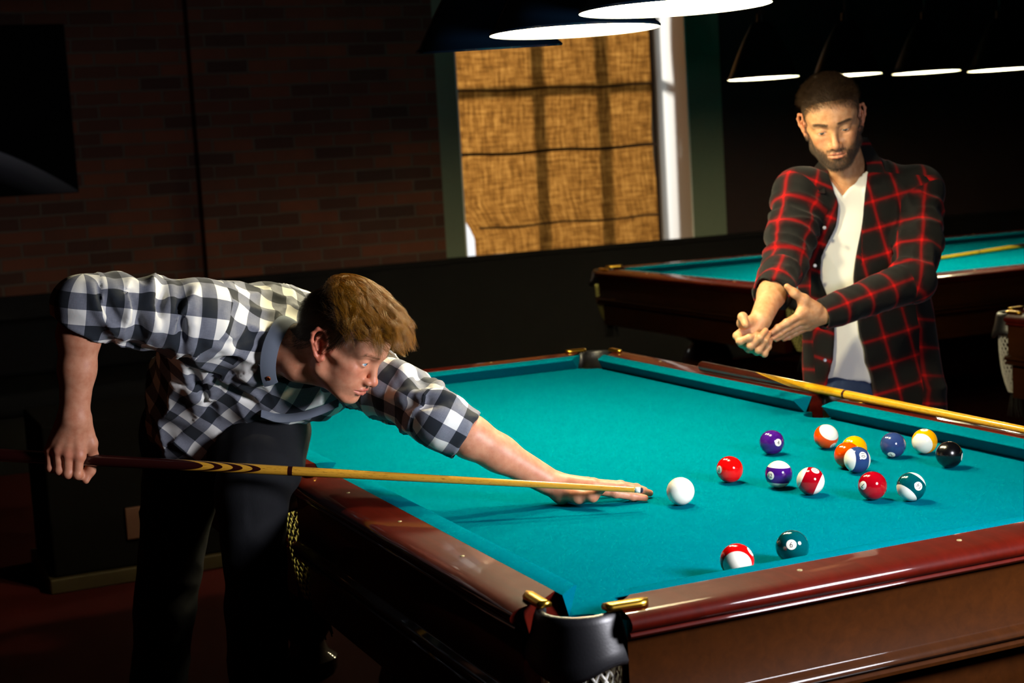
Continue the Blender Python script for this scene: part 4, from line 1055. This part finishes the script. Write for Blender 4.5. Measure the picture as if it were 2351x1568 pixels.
# --- hair
HA1 = hair_mat('lamplit_golden_hair', '84570f', .28); HA2 = hair_mat('dark_brown_hair', '38220f', .33)  # top tinted with the lamps' gold; short sides naturally darker, their shade put in
def hairline(P, dz=0.0):
    x = P[:, 0]; zl = np.interp(x, [-.12, -.07, -.045, -.030, -.018, .002, .012, .022, .032, .05, .070, .085, .10], [-.064, -.062, -.052, -.030, .010, .012, -.012, -.008, .025, .045, .060, .066, .070])
    e = 1 / (1 + np.exp(-(P[:, 2] - zl - dz) / .003)); ear = (np.abs(P[:, 1]) > .078) & (P[:, 2] < .03); e[ear] = 0; return e
msk = hairline(hV, .004 * vnoise(hV, 110, 3))
def push_skull(off, lift=.0):
    c = np.array([-.004, 0, .032]); r = np.array([.100, .0775, .085])
    def fn(P, f):
        o = off + lift * topw(P) * min(1, f * 2.2); q = (P - c) / (r + o[:, None]); k = np.linalg.norm(q, axis=1); m = k < 1; P = P.copy(); P[m] = c + (P[m] - c) / k[m][:, None]
        low = (P[:, 0] > .02) & (np.abs(P[:, 1]) < .074); zl = np.interp(P[:, 0], [.02, .05, .085, .13], [.018, .040, .060, .066]); P[:, 2] = np.where(low, np.maximum(P[:, 2], zl), P[:, 2]); return P
    return fn
topw = lambda P: 1 / (1 + np.exp(-(P[:, 2] - .060 - .35 * np.clip(-P[:, 0] - .01, 0, 1) + .10 * np.clip(P[:, 0] - .03, 0, 1)) / .007))
def comb_a(P, f):
    x, y, z = P[:, :1], P[:, 1:2], P[:, 2:]
    wave = np.sin(x * 110 + y * 60 + 8 * f) * .55 + np.sin(y * 170 - x * 60 + 4 * f) * .30
    return nrm_rows(np.concatenate([1.0 - .9 * max(0, f - .65) + 0 * x, -.10 - .16 * (y < 0) + .7 * wave, .42 - .85 * f - 7.0 * np.clip(x - .085, 0, .2) - 2.0 * np.clip(-y - .03, 0, .1) + .18 * wave], 1))
def comb_s(P, f):
    x, y = P[:, :1], P[:, 1:2]; fr = np.clip((x + .0) / .05, -1, 1)
    return nrm_rows(np.concatenate([-.45 + .75 * np.maximum(fr, 0), 0 * y, -.85 + .35 * np.maximum(fr, 0)], 1))
tw0 = topw(hV)
p, fi = sample(hV, hF, msk * tw0, 9000); nn = hN[hF[fi, 0]]; cl = np.floor(p[:, 0] * 90) * 7 + np.floor(p[:, 1] * 90) * 13
Ln = (.050 + .030 * np.clip((p[:, 0] + .03) / .08, 0, 1)) * RNG.uniform(.72, 1.15, len(p)) * (1 + .16 * np.sin(cl))
d0 = nrm_rows(nn * .6 + comb_a(p, 0) * 1.0)
strands('hair', p, d0, Ln, HA1, PA, RA, CA, SA, comb_a, push=push_skull(.006, .018), n=11, rad=.00019, jitter=.16, clump=(240, .78))
p, fi = sample(hV, hF, msk * (1 - tw0) + 1e-9, 9000); nn = hN[hF[fi, 0]]
Ln = np.interp(p[:, 2], [-.07, -.02, .03, .07], [.010, .018, .030, .045]) * RNG.uniform(.75, 1.15, len(p))
strands('side_hair', p, nrm_rows(nn * .55 + comb_s(p, 0) * .8), Ln, HA2, PA, RA, CA, SA, comb_s, push=push_skull(.0035, .008), n=7, rad=.00017, jitter=.12, clump=(420, .5))
cap_s = SDF(); cap_s.ell((-.006, 0, .036), (.1005, .0772, .0845)); 
sv, sf = hV + hN * (.0018), hF; keep = (hairline(hV, .012)[hF] > .9).all(1); used = np.unique(hF[keep]); mp = np.full(len(hV), -1); mp[used] = np.arange(len(used))
mesh('hair_roots', sv[used] @ RA.T * SA + CA, mp[hF[keep]], simple('dark_scalp', srgb('33200e'), .8), PA)
brows(PA, RA, CA, SA, hair_mat('brow_a', '6a4420', .5), hV, hF, 420, .0085)
# --- checked shirt
sh = SDF(); AX = nrm(PV - CH); LT = nrm(LS - RS)
sh.cone(CH, PV, .140, .128, k=.05)
sh.cone(RS + CR * -.005, A(675, 752, 3.48), .078, .084, k=.05); sh.cone(A(600, 800, 3.46), LS, .085, .070, k=.05)
sh.cone(A(590, 900, 3.43), A(745, 905, 3.43), .062, .050, k=.05); sh.cone(A(458, 748, 3.27), A(440, 905, 3.48), .070, .100, k=.06)
sh.cone(PV, A(470, 985, 3.53), .122, .106, k=.04)
sh.chain([RS, A(330, 714, 3.20), A(235, 706, 3.15), RE + CU * -.002], [.070, .064, .061, .056], k=.03)
fr_ = nrm(RW - RE); sh.cone(RE, RE + fr_ * .060, .057, .050, k=.02); sh.cone(RE + fr_ * .030, RE + fr_ * .064, .0545, .0525, k=.004)
sh.chain([LS, A(900, 895, 3.34), LE], [.068, .062, .058], k=.03); ll = nrm(LW - LE); sh.cone(LE, LE + ll * .055, .057, .0525, k=.02); sh.cone(LE + ll * .012, LE + ll * .060, .0585, .0555, k=.004)
NA = nrm(HA((-.022, 0, -.055)) - NB); NU = nrm(CU - NA * (CU @ NA)); NC = np.cross(NA, NU); NC = NC if NC @ CD < 0 else -NC; NC0 = NB + NA * .012
sh.cone(NB - NA * .04, NB - NA * .004, .082, .066, k=.03)
# openings: cuffs, neck, hem
sh.cut(A(186, 760, 3.14), -CR * .5 - CU * .85); sh.cut(A(1068, 1004, 3.22), CR * .85 - CU * .526)
sh.cone(RE + fr_ * .055, RE + fr_ * .16, .0440, .044, k=.003, op='-'); sh.cone(LE + ll * .045, LE + ll * .16, .0470, .047, k=.003, op='-')
sh.cone(NB - NA * .004, NB + NA * .12, .062, .075, k=.006, op='-')
sh.cone(NC0 + NC * .050 - NU * .050, NC0 + NC * .035 - NU * .115 + NA * .02, .030, .030, k=.02, op='-')
for a, b, r in ((A(645, 1085, 3.42), A(470, 1180, 3.50), .105), (A(700, 1062, 3.40), A(640, 1085, 3.42), .092)): sh.cone(a, b, r, r, k=.010, op='-')
bonesA = [(PV, CH, .135, CD, .135), (RS + (RE - RS) * .10, RE, .062, CU, .060), (RE, RE + fr_ * .08, .066, CR, .055), (LS, LE, .060, CU, .060), (LE, LE + ll * .08, .062, CU, .058), (A(455, 740, 3.26), A(700, 760, 3.46), .070, CU, .12)]
FRA = nrm(np.cross(LT, AX)); FRA = FRA if FRA @ (-CU * .6 - CD) > 0 else -FRA; LTA = nrm(np.cross(AX, FRA)); LTA = LTA if LTA @ LT > 0 else -LTA
def piecesA(P):
    D, U, W, per = bone_pieces(P, bonesA[1:5]); D2, U2, W2, p2 = torso_pieces(P, CH, AX, LTA, FRA, (.20, .135), .0)
    tor = np.minimum(cone_d(P, CH, PV, .145, .13), np.minimum(cone_d(P, A(475, 760, 3.30), LS, .085, .07), cone_d(P, A(600, 900, 3.43), A(745, 905, 3.43), .06, .05)))
    D2 = D2 * .4; D2 = D2 - D2.min(0) + tor
    return np.concatenate([D, D2]), np.concatenate([U, U2]), np.concatenate([W, W2]), np.concatenate([per, p2])
def surf(s, px, py, z0=2.85, z1=3.8):
    zs = np.linspace(z0, z1, 240); d = s.at(np.array([A(px, py, z) for z in zs])); k = np.argmax(d < 0); return zs[k] if d[k] < 0 else None
CR_ = [('+', .0085, [(208, 655), (222, 700), (250, 745), (268, 765)]), ('-', .0090, [(232, 652), (248, 700), (268, 735)]), ('+', .0080, [(262, 650), (272, 690), (300, 735)]), ('-', .0080, [(290, 655), (300, 700), (330, 760)]),
       ('+', .0085, [(352, 652), (338, 700), (350, 750), (378, 795)]), ('-', .0095, [(372, 660), (362, 705), (372, 760)]), ('+', .0090, [(388, 650), (395, 690), (385, 740), (402, 800)]), ('-', .0085, [(415, 690), (415, 740), (425, 790)]),
       ('+', .0080, [(448, 668), (440, 720), (440, 790), (452, 830)]), ('+', .0075, [(460, 838), (520, 858), (570, 890), (605, 925)]), ('-', .0080, [(470, 860), (530, 885), (585, 925)]), ('+', .0075, [(420, 838), (440, 890), (450, 950)]), ('-', .0080, [(440, 850), (470, 905), (490, 960)]),
       ('+', .0070, [(480, 790), (540, 800), (600, 795)]), ('+', .0085, [(905, 915), (950, 908), (1005, 905), (1050, 915)]), ('-', .0080, [(915, 935), (965, 925), (1015, 922)]), ('+', .0080, [(965, 835), (985, 870), (1020, 895)]), ('+', .0075, [(900, 830), (930, 860), (945, 895)]), ('-', .0075, [(945, 825), (960, 865), (985, 890)])]
for op_, r_, pts_ in CR_:
    q_ = []
    for i in range(len(pts_) - 1):
        for f_ in np.linspace(0, 1, 4)[:3]: q_.append(np.array(pts_[i]) * (1 - f_) + np.array(pts_[i + 1]) * f_)
    q_.append(np.array(pts_[-1])); w3 = []
    for x_, y_ in q_:
        z_s = surf(sh, x_, y_)
        if z_s is not None: w3.append(A(x_, y_, z_s + (.0035 if op_ == '+' else -.0045)))
    if len(w3) > 2:
        rr_ = r_ * np.sin(np.linspace(.25, PI - .25, len(w3))) ** .6
        for i in range(len(w3) - 1): sh.cone(w3[i], w3[i + 1], rr_[i], rr_[i + 1], k=.014, op=op_)
shirtA = garment('shirt', sh, .0042, M['gingham'], PA, None, folds(bonesA, [(.0070, 24, 30), (.0100, 26, 48), (.0030, 40, 55), (.0085, 26, 44), (.0030, 40, 55), (.0060, 26, 30)], 5), pieces=piecesA)
# collar, button
M['chambray'] = knit('grey_chambray', srgb('5f6672'), 900)
ths = np.radians(np.linspace(-80, 152, 40))
cp = np.array([NC0 + NA * (.010 - .016 * max(0, (t - 1.0) / 1.6)) + (NU * math.cos(t) + NC * math.sin(t)) * (.0680 + .010 * max(0, (t - .8) / 1.8)) for t in ths])
co = np.array([nrm(NU * math.cos(t) + NC * math.sin(t)) for t in ths]); cw_ = np.array([nrm(NA - o_ * .45) for o_ in co])
ribbon('collar', cp, cw_, co, np.interp(ths, [-1.4, 1.6, 2.65], [.0165, .0165, .0150]), .0016, M['chambray'], PA)['label'] = 'grey chambray collar'
bt = cp[-4] + co[-4] * .0030; bd = co[-4]
bm_ = MB(); v_, f_ = lathe([(0, .0022), (.003, .002), (.0052, .0028), (.0058, .001), (.0054, -.001), (0, -.001)], (0, 0, 0), 24)
Rz = Vector(bd).to_track_quat('Z', 'Y').to_matrix(); bm_.add(np.array(v_) @ np.array(Rz).T + bt, f_).build('button', simple('horn_button', srgb('7a3a18'), .25, coat=.5), PA)
# front placket strip along the hanging edge
pk = smooth_poly([A(600, 948, 3.345), A(640, 960, 3.350), A(690, 956, 3.355), A(740, 941, 3.365), A(778, 924, 3.38)], 8)
ribbon('placket', pk, np.tile(nrm(CU * .8 + CD * .5), (len(pk), 1)), np.tile(nrm(-CD * .8 + CU * .5), (len(pk), 1)), .0105, .0016, M['chambray'], PA)
# --- trousers and shoes
jn = SDF(); jn.cone(PV + CU * -.05, HR, .105, .096, k=.04); jn.cone(PV + CU * -.05, HL, .105, .084, k=.04); jn.cone(HL, A(580, 1125, 3.34),   .084, .074, k=.04); jn.cone(A(580, 1125, 3.34), KL, .074, .062, k=.03); jn.cone(A(644, 985, 3.51), A(606, 1062, 3.40), .066, .080, k=.04)
jn.cone(HR, KR, .096, .066, k=.04); jn.chain([KR, FR + [0, 0, .02]], [.066, .058], k=.02); jn.chain([KL, FL + [0, 0, .02]], [.066, .058], k=.02)
bonesJ = [(HL, KL, .09, CD, .09), (KL, FL, .06, CD, .06), (HR, KR, .09, CD, .09), (KR, FR, .06, CD, .06)]
M['grey_denim'] = denim('dark_grey_denim', '08090b', '1a1b1f')
garment('jeans', jn, .006, M['grey_denim'], PA, None, folds(bonesJ, [(.003, 16, 26), (.003, 20, 30), (.003, 16, 26), (.003, 20, 30)], 11))
shoe(PA, FR, nrm(-CR * -.6 - CD * .6)); shoe(PA, FL, nrm(CR * .8 - CD * .5))
# ================================================================== the bearded man standing behind the far rail
RBm = np.array([[-0.7689, -0.585, -0.2578], [0.5074, -0.8038, 0.3107], [-0.389, 0.1081, 0.9149]]); SB = 1.005
CB = at(1909.8, 270.4, 4.42)
def HB(p): return CB + RBm @ np.asarray(p, float) * SB
def LB(w): return RBm.T @ (np.asarray(w) - CB) / SB
bRS, bLS = A(1836, 446, 4.50), A(2106, 440, 4.56); bRE, bLE = A(1800, 612, 4.40), A(2098, 645, 4.38); bRW, bLW = A(1746, 734, 4.19), A(1893, 720, 4.25)
bNB = A(1952, 428, 4.57); bCH = A(1968, 540, 4.58); bPV = A(1990, 905, 4.58)
hb = head_sdf(dict(nose=1.0, mouth=.0013, eye=.0021, eyez=-.0056, jaw=1.04, ear=.020))
hb.cone((-.022, 0, -.055), LB(bNB), .057, .060, k=.022); hb.cone(LB(HB((.015, 0, -.085))), LB(A(1945, 425, 4.50)), .030, .040, k=.03)
h2, f2 = hb.mesh(.0016, smooth=2); n2 = vnormals(h2, f2); ab = head_attrs(h2); bm2 = beard_mask(h2); w2 = h2 @ RBm.T * SB + CB
ra = SDF(); fd = nrm(bRW - bRE)
ra.chain([bRE - fd * .02, bRE + fd * .08, bRE + fd * .15, bRW], [.044, .043, .036, .029], k=.02)
mc = [A(1693, 771, 4.165), A(1704, 788, 4.16), A(1720, 800, 4.16), A(1738, 806, 4.17)]
pi_ = [A(1699, 783, 4.118), A(1723, 794, 4.115), A(1741, 804, 4.12), A(1755, 812, 4.13)]
di = [A(1721, 775, 4.108), A(1744, 775, 4.108), A(1757, 782, 4.118), A(1764, 796, 4.13)]
ti = [A(1738, 768, 4.118), A(1758, 759, 4.122), A(1766, 765, 4.13), A(1769, 781, 4.14)]
for i in range(4):
    ra.cone(bRW + nrm(mc[i] - bRW) * .012, mc[i], .0165, .0125, k=.012); finger(ra, [mc[i], pi_[i], di[i], ti[i]], np.array((.0108, .0098, .0090, .0074)) * (1, 1.02, .97, .87)[i], k=.004)
ra.cone(bRW, A(1722, 768, 4.175), .022, .017, k=.015)
ra.chain([A(1730, 738, 4.18), A(1705, 742, 4.15), A(1705, 728, 4.122), A(1712, 746, 4.105)], [.0185, .0145, .0120, .0088], k=.007)
r2, rf2 = ra.mesh(.0017, smooth=2)
lb = SDF(); fd = nrm(bLW - bLE)
lb.chain([bLE + fd * .05, bLE + fd * .15, bLW], [.036, .033, .0280], k=.02)
FB = [(A(1838, 722, 4.205), A(1806, 741, 4.195), A(1786, 753, 4.19), A(1772, 763, 4.185)), (A(1842, 735, 4.215), A(1810, 752, 4.205), A(1790, 766, 4.20), A(1775, 776, 4.195)),
      (A(1850, 745, 4.235), A(1815, 760, 4.225), A(1796, 771, 4.22), A(1782, 779, 4.215)), (A(1858, 750, 4.255), A(1828, 764, 4.25), A(1812, 773, 4.245), A(1800, 779, 4.24))]
for i, f in enumerate(FB):
    lb.cone(bLW + nrm(f[0] - bLW) * .014, f[0], .0175, .0128, k=.012); finger(lb, f, np.array((.0108, .0098, .0088, .0070)) * (1, 1.02, .97, .87)[i], k=.0045)
lb.cone(bLW + CU * .004, A(1848, 715, 4.215), .020, .015, k=.014)
lb.chain([A(1874, 708, 4.225), A(1845, 688, 4.21), A(1824, 673, 4.20), A(1807, 658, 4.198)], [.0175, .0138, .0118, .0082], k=.008)
lb.cone(A(1845, 690, 4.212), A(1840, 715, 4.208), .010, .011, k=.016)
l2, lf2 = lb.mesh(.0017, smooth=2)
bb = SDF(); bb.cone(bCH, bPV, .082, .08, k=.04); bb.cone(bRS, bLS, .05, .05, k=.04); bb.cone(bRS, bRE, .044, .04, k=.02); bb.cone(bLS, bLE, .044, .04, k=.02); bb.cone(bLE, bLE + fd * .12, .04, .034, k=.02)
fz = lambda p, z: np.array([p[0], p[1], z])
bHR, bHL = A(1935, 945, 4.55), A(2050, 945, 4.60); bKR, bKL = fz(bHR + np.array([-.02, .0, 0]), .48), fz(bHL + np.array([.0, -.03, 0]), .48); bFR, bFL = fz(bKR + np.array([.06, -.02, 0]), .08), fz(bKL + np.array([.06, -.04, 0]), .08)
for a, b, x, y in ((bPV, bHR, .09, .08), (bPV, bHL, .09, .08), (bHR, bKR, .075, .05), (bHL, bKL, .075, .05), (bKR, bFR, .046, .035), (bKL, bFL, .046, .035)): bb.cone(a, b, x, y, k=.02)
b2, bf2 = bb.mesh(.010, smooth=1)
V, F = join([(w2, f2), (r2, rf2), (l2, lf2), (b2, bf2)]); n0 = len(h2)
lp_, fl_, ha_ = np.zeros(len(V)), np.zeros(len(V)), np.zeros(len(V)); lp_[:n0], fl_[:n0] = ab[0] * .8, ab[1] * .8
ha_[:n0] = np.clip(bm2 * .62 + .35 * hairline(h2, -.004) * 1, 0, .8)
for q in ti + [f[3] for f in FB]: fl_ += .35 * blob(V, q, (.011, .011, .011))
pb = np.array([bPV[0], bPV[1], 0.0])
PB = mesh('person', V - pb, F, M['skin_b'], None, attrs=dict(lips=lp_, flush=np.clip(fl_, 0, .6), hairy=ha_)); PB.location = pb
tag(PB, 'bearded man in an open red and black plaid shirt standing behind the table, looking down', 'person')
eyes(PB, RBm, CB, SB, iris_mat('grey_iris', '5a6a70', '333d40'), [(1, -.02, -.42), (1, .02, -.42)])
# hair and beard
HB1 = hair_mat('dark_hair', '43301f', .4); HB2 = hair_mat('beard_hair', '3a2718', .45)
mk = hairline(h2, -.003 + .004 * vnoise(h2, 120, 5)); tp = 1 / (1 + np.exp(-(h2[:, 2] - .062) / .006))
def comb_b(P, f):
    x, y, z = P[:, :1], P[:, 1:2], P[:, 2:]; wv = np.sin(x * 160 + y * 110) * .35
    return nrm_rows(np.concatenate([.35 + .25 * f + 1.2 * wv * .3, .25 * np.sign(y) * np.abs(y) / .05 + wv * .5 - .15, .95 - .9 * f + 0 * z], 1))
def comb_d(P, f): return nrm_rows(np.concatenate([-.25 + 0 * P[:, :1], .15 * np.sign(P[:, 1:2]), -.9 + 0 * P[:, :1]], 1))
p, fi = sample(h2, f2, mk * tp, 9000); nn = n2[f2[fi, 0]]
strands('hair', p, nrm_rows(nn * .9 + comb_b(p, 0) * .5), np.interp(p[:, 0], [-.1, .0, .08], [.016, .030, .036]) * RNG.uniform(.7, 1.15, len(p)), HB1, PB, RBm, CB, SB, comb_b, push=push_skull(.004, 0), n=6, rad=.00017, jitter=.22, clump=(420, .45))
p, fi = sample(h2, f2, mk * (1 - tp) + 1e-9, 9000); nn = n2[f2[fi, 0]]
strands('side_hair', p, nrm_rows(nn * .7 + comb_d(p, 0) * .6), np.interp(p[:, 2], [-.07, .0, .06], [.003, .005, .013]) * RNG.uniform(.7, 1.2, len(p)), HB1, PB, RBm, CB, SB, comb_d, n=4, rad=.00015, jitter=.25)
p, fi = sample(h2, f2, bm2 ** 2 + 1e-9, 9000); nn = n2[f2[fi, 0]]
def comb_e(P, f): return nrm_rows(np.concatenate([.25 + 0 * P[:, :1], .25 * np.sign(P[:, 1:2]), -.9 + 0 * P[:, :1]], 1))
strands('beard', p, nrm_rows(nn * .8 + comb_e(p, 0) * .7), np.interp(p[:, 2], [-.12, -.09, -.06, -.02], [.011, .010, .006, .004]) * RNG.uniform(.7, 1.2, len(p)), HB2, PB, RBm, CB, SB, comb_e, n=4, rad=.00016, jitter=.3)
brows(PB, RBm, CB, SB, HB1, h2, f2, 700, .011)
hc_ = (hairline(h2, .010)[f2] > .9).all(1); us = np.unique(f2[hc_]); mp = np.full(len(h2), -1); mp[us] = np.arange(len(us))
mesh('hair_roots', (h2 + n2 * .0012)[us] @ RBm.T * SB + CB, mp[f2[hc_]], simple('dark_scalp_b', srgb('3a2a20'), .8), PB)
# white v-neck shirt
bAX = nrm(bPV - bCH); bLT = nrm(bLS - bRS); bFRT = nrm(np.cross(bLT, bAX)); bFRT = bFRT if bFRT @ CD < 0 else -bFRT
ts = SDF(); ts.cone(bCH, A(1985, 880, 4.58), .155, .135, k=.04, flat=bFRT, fs=1.38); ts.cone(bRS + CR * .02, bLS - CR * .02, .066, .066, k=.04); ts.cone(A(1945, 440, 4.56), A(1955, 500, 4.56), .075, .085, k=.04)
VN = A(1936, 449, 4.45)
def vneck(P): q = P - VN; l = np.abs(q @ CR); v = q @ CU; n = -(q @ CD); return np.maximum((l - v * .74) * .8, -(n + .07))
ts._add(vneck, (-9, -9, -9), (9, 9, 9), .004, '-'); ts.cone(bNB, HB((-.03, 0, -.09)), .066, .085, k=.006, op='-'); ts.cone(A(1800, 1062, 4.4), A(2250, 1048, 4.8), .235, .235, k=.006, op='-')
bonesT = [(bCH, bPV, .12, CD, .12)]
tl_ = np.min([q[1] for q in ts.p if q[4] == '+'], 0) - .02; th_ = np.max([q[2] for q in ts.p if q[4] == '+'], 0) + .02
garment('tshirt', ts, .0045, M['tshirt'], PB, None, folds(bonesT, [(.0040, 22, 8)], 21), lo=tl_, hi=th_)
# plaid overshirt: an outer shell with its front hanging open
EL = np.array([(1893, 330), (1893, 395), (1913, 470), (1908, 520), (1886, 590), (1882, 640), (1895, 690), (1905, 740), (1903, 800), (1899, 960)], float)
ER = np.array([(1996, 330), (1990, 385), (1977, 440), (1966, 540), (1958, 640), (1962, 700), (1972, 760), (1984, 800), (1996, 870), (2002, 960)], float)
O_B = A(1950, 640, 4.5); sc_ = 4.43 / FPX
def gap_fn(P):
    q = P - O_B; l = q @ CR; v = q @ CU; n = -(q @ CD); y = 640 - v / sc_
    l0 = (np.interp(y, EL[:, 1], EL[:, 0]) - 1950) * sc_; l1 = (np.interp(y, ER[:, 1], ER[:, 0]) - 1950) * sc_
    return np.maximum(np.maximum(l0 - l, l - l1), -(n + .02)) * .8
fs_ = SDF(); fs_.cone(bCH, A(2014, 945, 4.60), .180, .212, k=.04, flat=bFRT, fs=1.42); fs_.cone(bRS, bLS, .076, .076, k=.05); fs_.cone(A(1920, 430, 4.55), A(1990, 415, 4.58), .075, .075, k=.05)
fs_._add(gap_fn, (-9, -9, -9), (9, 9, 9), .006, '-')
fs_.chain([bRS, A(1818, 530, 4.45), bRE], [.068, .064, .060], k=.03); fr2 = nrm(bRW - bRE); fs_.cone(bRE, bRE + fr2 * .125, .060, .053, k=.02); fs_.cone(bRE + fr2 * .085, bRE + fr2 * .135, .0555, .0545, k=.004)
fs_.chain([bLS, A(2108, 545, 4.48), bLE], [.066, .064, .060], k=.03); fl2 = nrm(bLW - bLE); fs_.cone(bLE, bLW - fl2 * .025, .060, .045, k=.02); fs_.cone(bLW - fl2 * .060, bLW + fl2 * .004, .0440, .0435, k=.004)
fs_.cut(bRE + fr2 * .150, fr2, .08); fs_.cut(bLW + fl2 * .016, fl2, .07); fs_.cone(bRE + fr2 * .120, bRE + fr2 * .25, .0465, .047, k=.003, op='-'); fs_.cone(bLW - fl2 * .020, bLW + fl2 * .08, .0345, .0345, k=.003, op='-'); fs_.cone(bNB - CU * .01, HB((-.03, 0, -.09)), .068, .090, k=.008, op='-')
bonesB = [(bCH, bPV, .15, bFRT, .15), (bRS + (bRE - bRS) * .1, bRE, .064, CU, .062), (bRE, bRW, .055, CR, .058), (bLS + (bLE - bLS) * .1, bLE, .064, CR, .062), (bLE, bLW, .05, CU, .056)]
OB2 = A(1960, 640, 4.58)
def piecesB(P):
    D, U, W, per = bone_pieces(P, bonesB[1:]); D2, U2, W2, p2 = torso_pieces(P, OB2, -nrm(CU + CR * .05), nrm(CR - CU * .05), -CD, (.24, .125), -.265)
    tor = np.minimum(cone_d(P, bCH, A(2014, 945, 4.60), .16, .19), cone_d(P, A(1860, 440, 4.52), A(2085, 440, 4.56), .075, .075)); D2 = D2 * .4; D2 = D2 - D2.min(0) + tor
    l_ = U2[0].copy(); w_ = W2[0].copy(); r_ = l_ > -.01; U2[0] = np.where(r_, l_ - .34 * w_, l_ + .30 * w_); W2[0] = np.where(r_, w_ + .34 * l_, w_ - .34 * l_); return np.concatenate([D, D2]), np.concatenate([U, U2]), np.concatenate([W, W2 + .0]), np.concatenate([per, p2])
lo_, hi_ = fs_.p[0][1], fs_.p[0][2]; bx = [q for q in fs_.p if q[4] == '+']; lo_ = np.min([q[1] for q in bx], 0) - .02; hi_ = np.max([q[2] for q in bx], 0) + .02
garment('plaid_shirt', fs_, .0048, M['tartan'], PB, None, folds(bonesB, [(.0055, 18, 12), (.0085, 26, 44), (.005, 36, 50), (.0085, 26, 44), (.0025, 32, 44)], 31), lo=lo_, hi=hi_, pieces=piecesB)
# collar flaps and buttons
cL = nrm(CR)
for sgn, pts_ in ((1, [A(1978, 316, 4.56), A(1992, 345, 4.53), A(2006, 372, 4.497), A(2012, 396, 4.472)]), (-1, [A(1905, 366, 4.52), A(1886, 388, 4.485), A(1874, 414, 4.452), A(1872, 444, 4.43)])):
    pp = smooth_poly(pts_, 8); T, _, _ = frames(pp); out_ = nrm(-CD + CU * .45 + CR * .2 * sgn); oo = np.tile(out_, (len(pp), 1)); ww = np.array([nrm(np.cross(out_, t_)) for t_ in T])
    ob = ribbon('collar_flap', pp, ww, oo, np.linspace(.018, .027, len(pp)), .0024, M['tartan'], PB)
    cF = T[0]
    V_ = np.array([v.co[:] for v in ob.data.vertices]); L_ = ob.data.uv_layers.new(name='UVMap'); idx = np.empty(len(ob.data.loops), dtype=np.int32); ob.data.loops.foreach_get('vertex_index', idx)
    L_.data.foreach_set('uv', np.stack([V_ @ cL + .02, V_ @ cF], 1)[idx].astype(np.float32).ravel())
M['grey_button'] = simple('grey_button', srgb('77767a'), .3, .3)
for bx_, by_, bz_ in ((1893, 523, 4.410), (1871, 610, 4.412), (1894, 827, 4.408)):
    q = A(bx_, by_, bz_); Rz = np.array(Vector(-CD).to_track_quat('Z', 'Y').to_matrix()); v_, f_ = lathe([(0, .0018), (.003, .0016), (.0050, .0024), (.0056, .001), (.005, -.003), (0, -.003)], (0, 0, 0), 20)
    mesh('button', np.array(v_) @ Rz.T + q, f_, M['grey_button'], PB)
# trousers, shoes
M['blue_denim'] = denim('blue_denim', '141d33', '33456a'); j2 = SDF()
j2.cone(A(1982, 880, 4.59), A(1985, 950, 4.59), .126, .150, k=.04, flat=bFRT, fs=1.25); j2.cone(A(1950, 930, 4.58), bHR, .10, .105, k=.04); j2.cone(A(2040, 930, 4.60), bHL, .10, .105, k=.04); j2.chain([bHR, bKR, bFR + [0, 0, .02]], [.102, .068, .060], k=.02); j2.chain([bHL, bKL, bFL + [0, 0, .02]], [.102, .068, .060], k=.02)
garment('jeans', j2, .007, M['blue_denim'], PB, None, folds([(bHR, bKR, .09, CD, .09), (bKR, bFR, .06, CD, .06), (bHL, bKL, .09, CD, .09), (bKL, bFL, .06, CD, .06)], [(.003, 16, 26)] * 4, 41))
wb = A(1988, 868, 4.585); tb_ = [wb + (bLT * math.cos(a) * .150 + bFRT * math.sin(a) * .122) for a in np.linspace(0, 2 * PI, 49)[:-1]]; tb_.append(tb_[0])
shoe(PB, bFR, nrm(-CD - CR * .5)); shoe(PB, bFL, nrm(-CD))
# ================================================================== camera, daylight, key lamp, world
cd = bpy.data.cameras.new('camera'); cam = bpy.data.objects.new('camera', cd); link(cam)
cd.sensor_width = 36; cd.lens = FPX / 2351 * 36; cd.clip_start = .05; cd.clip_end = 60
R3 = Matrix(((CR[0], CU[0], -CD[0]), (CR[1], CU[1], -CD[1]), (CR[2], CU[2], -CD[2])))
cam.matrix_world = Matrix.Translation(Vector(CAM)) @ R3.to_4x4()
cd.dof.use_dof = True; cd.dof.focus_distance = 3.12; cd.dof.aperture_fstop = 5.6
S.camera = cam
def area(name, loc, target, sx, sy, power, col):
    l = bpy.data.lights.new(name, 'AREA'); l.shape = 'DISK' if name == 'key_light' else 'RECTANGLE'; l.size = sx; l.size_y = sy; l.energy = power; l.color = col
    o = bpy.data.objects.new(name, l); link(o); o.location = loc
    o.rotation_euler = (Vector(target) - Vector(loc)).to_track_quat('-Z', 'Y').to_euler(); return o
kl = area('key_light', (-2.08, -.25, 1.38), (-.5, .52, 1.05),    .40, .40, 24.0, (.93, .92, 1.0))
kl.data.spread = math.radians(120)
area('daylight', (XW + 4.6, -1.2, 3.0), (XW + .3, -2.95, 1.6), .7, .7, 620.0, (1.0, .97, .92))
wd = bpy.data.worlds.new('sky'); S.world = wd; wd.use_nodes = True
bg = wd.node_tree.nodes['Background']; bg.inputs[0].default_value = (.95, .98, 1.0, 1); bg.inputs[1].default_value = 1.2
S.view_settings.view_transform = 'Standard'; S.view_settings.look = 'None'; S.view_settings.gamma = 1.0; S.view_settings.exposure = 0.0
S.view_settings.use_curve_mapping = False
S.cycles.use_denoising = True
S.cycles.max_bounces = 8; S.cycles.sample_clamp_indirect = 4.0; S.cycles.caustics_reflective = False; S.cycles.caustics_refractive = False
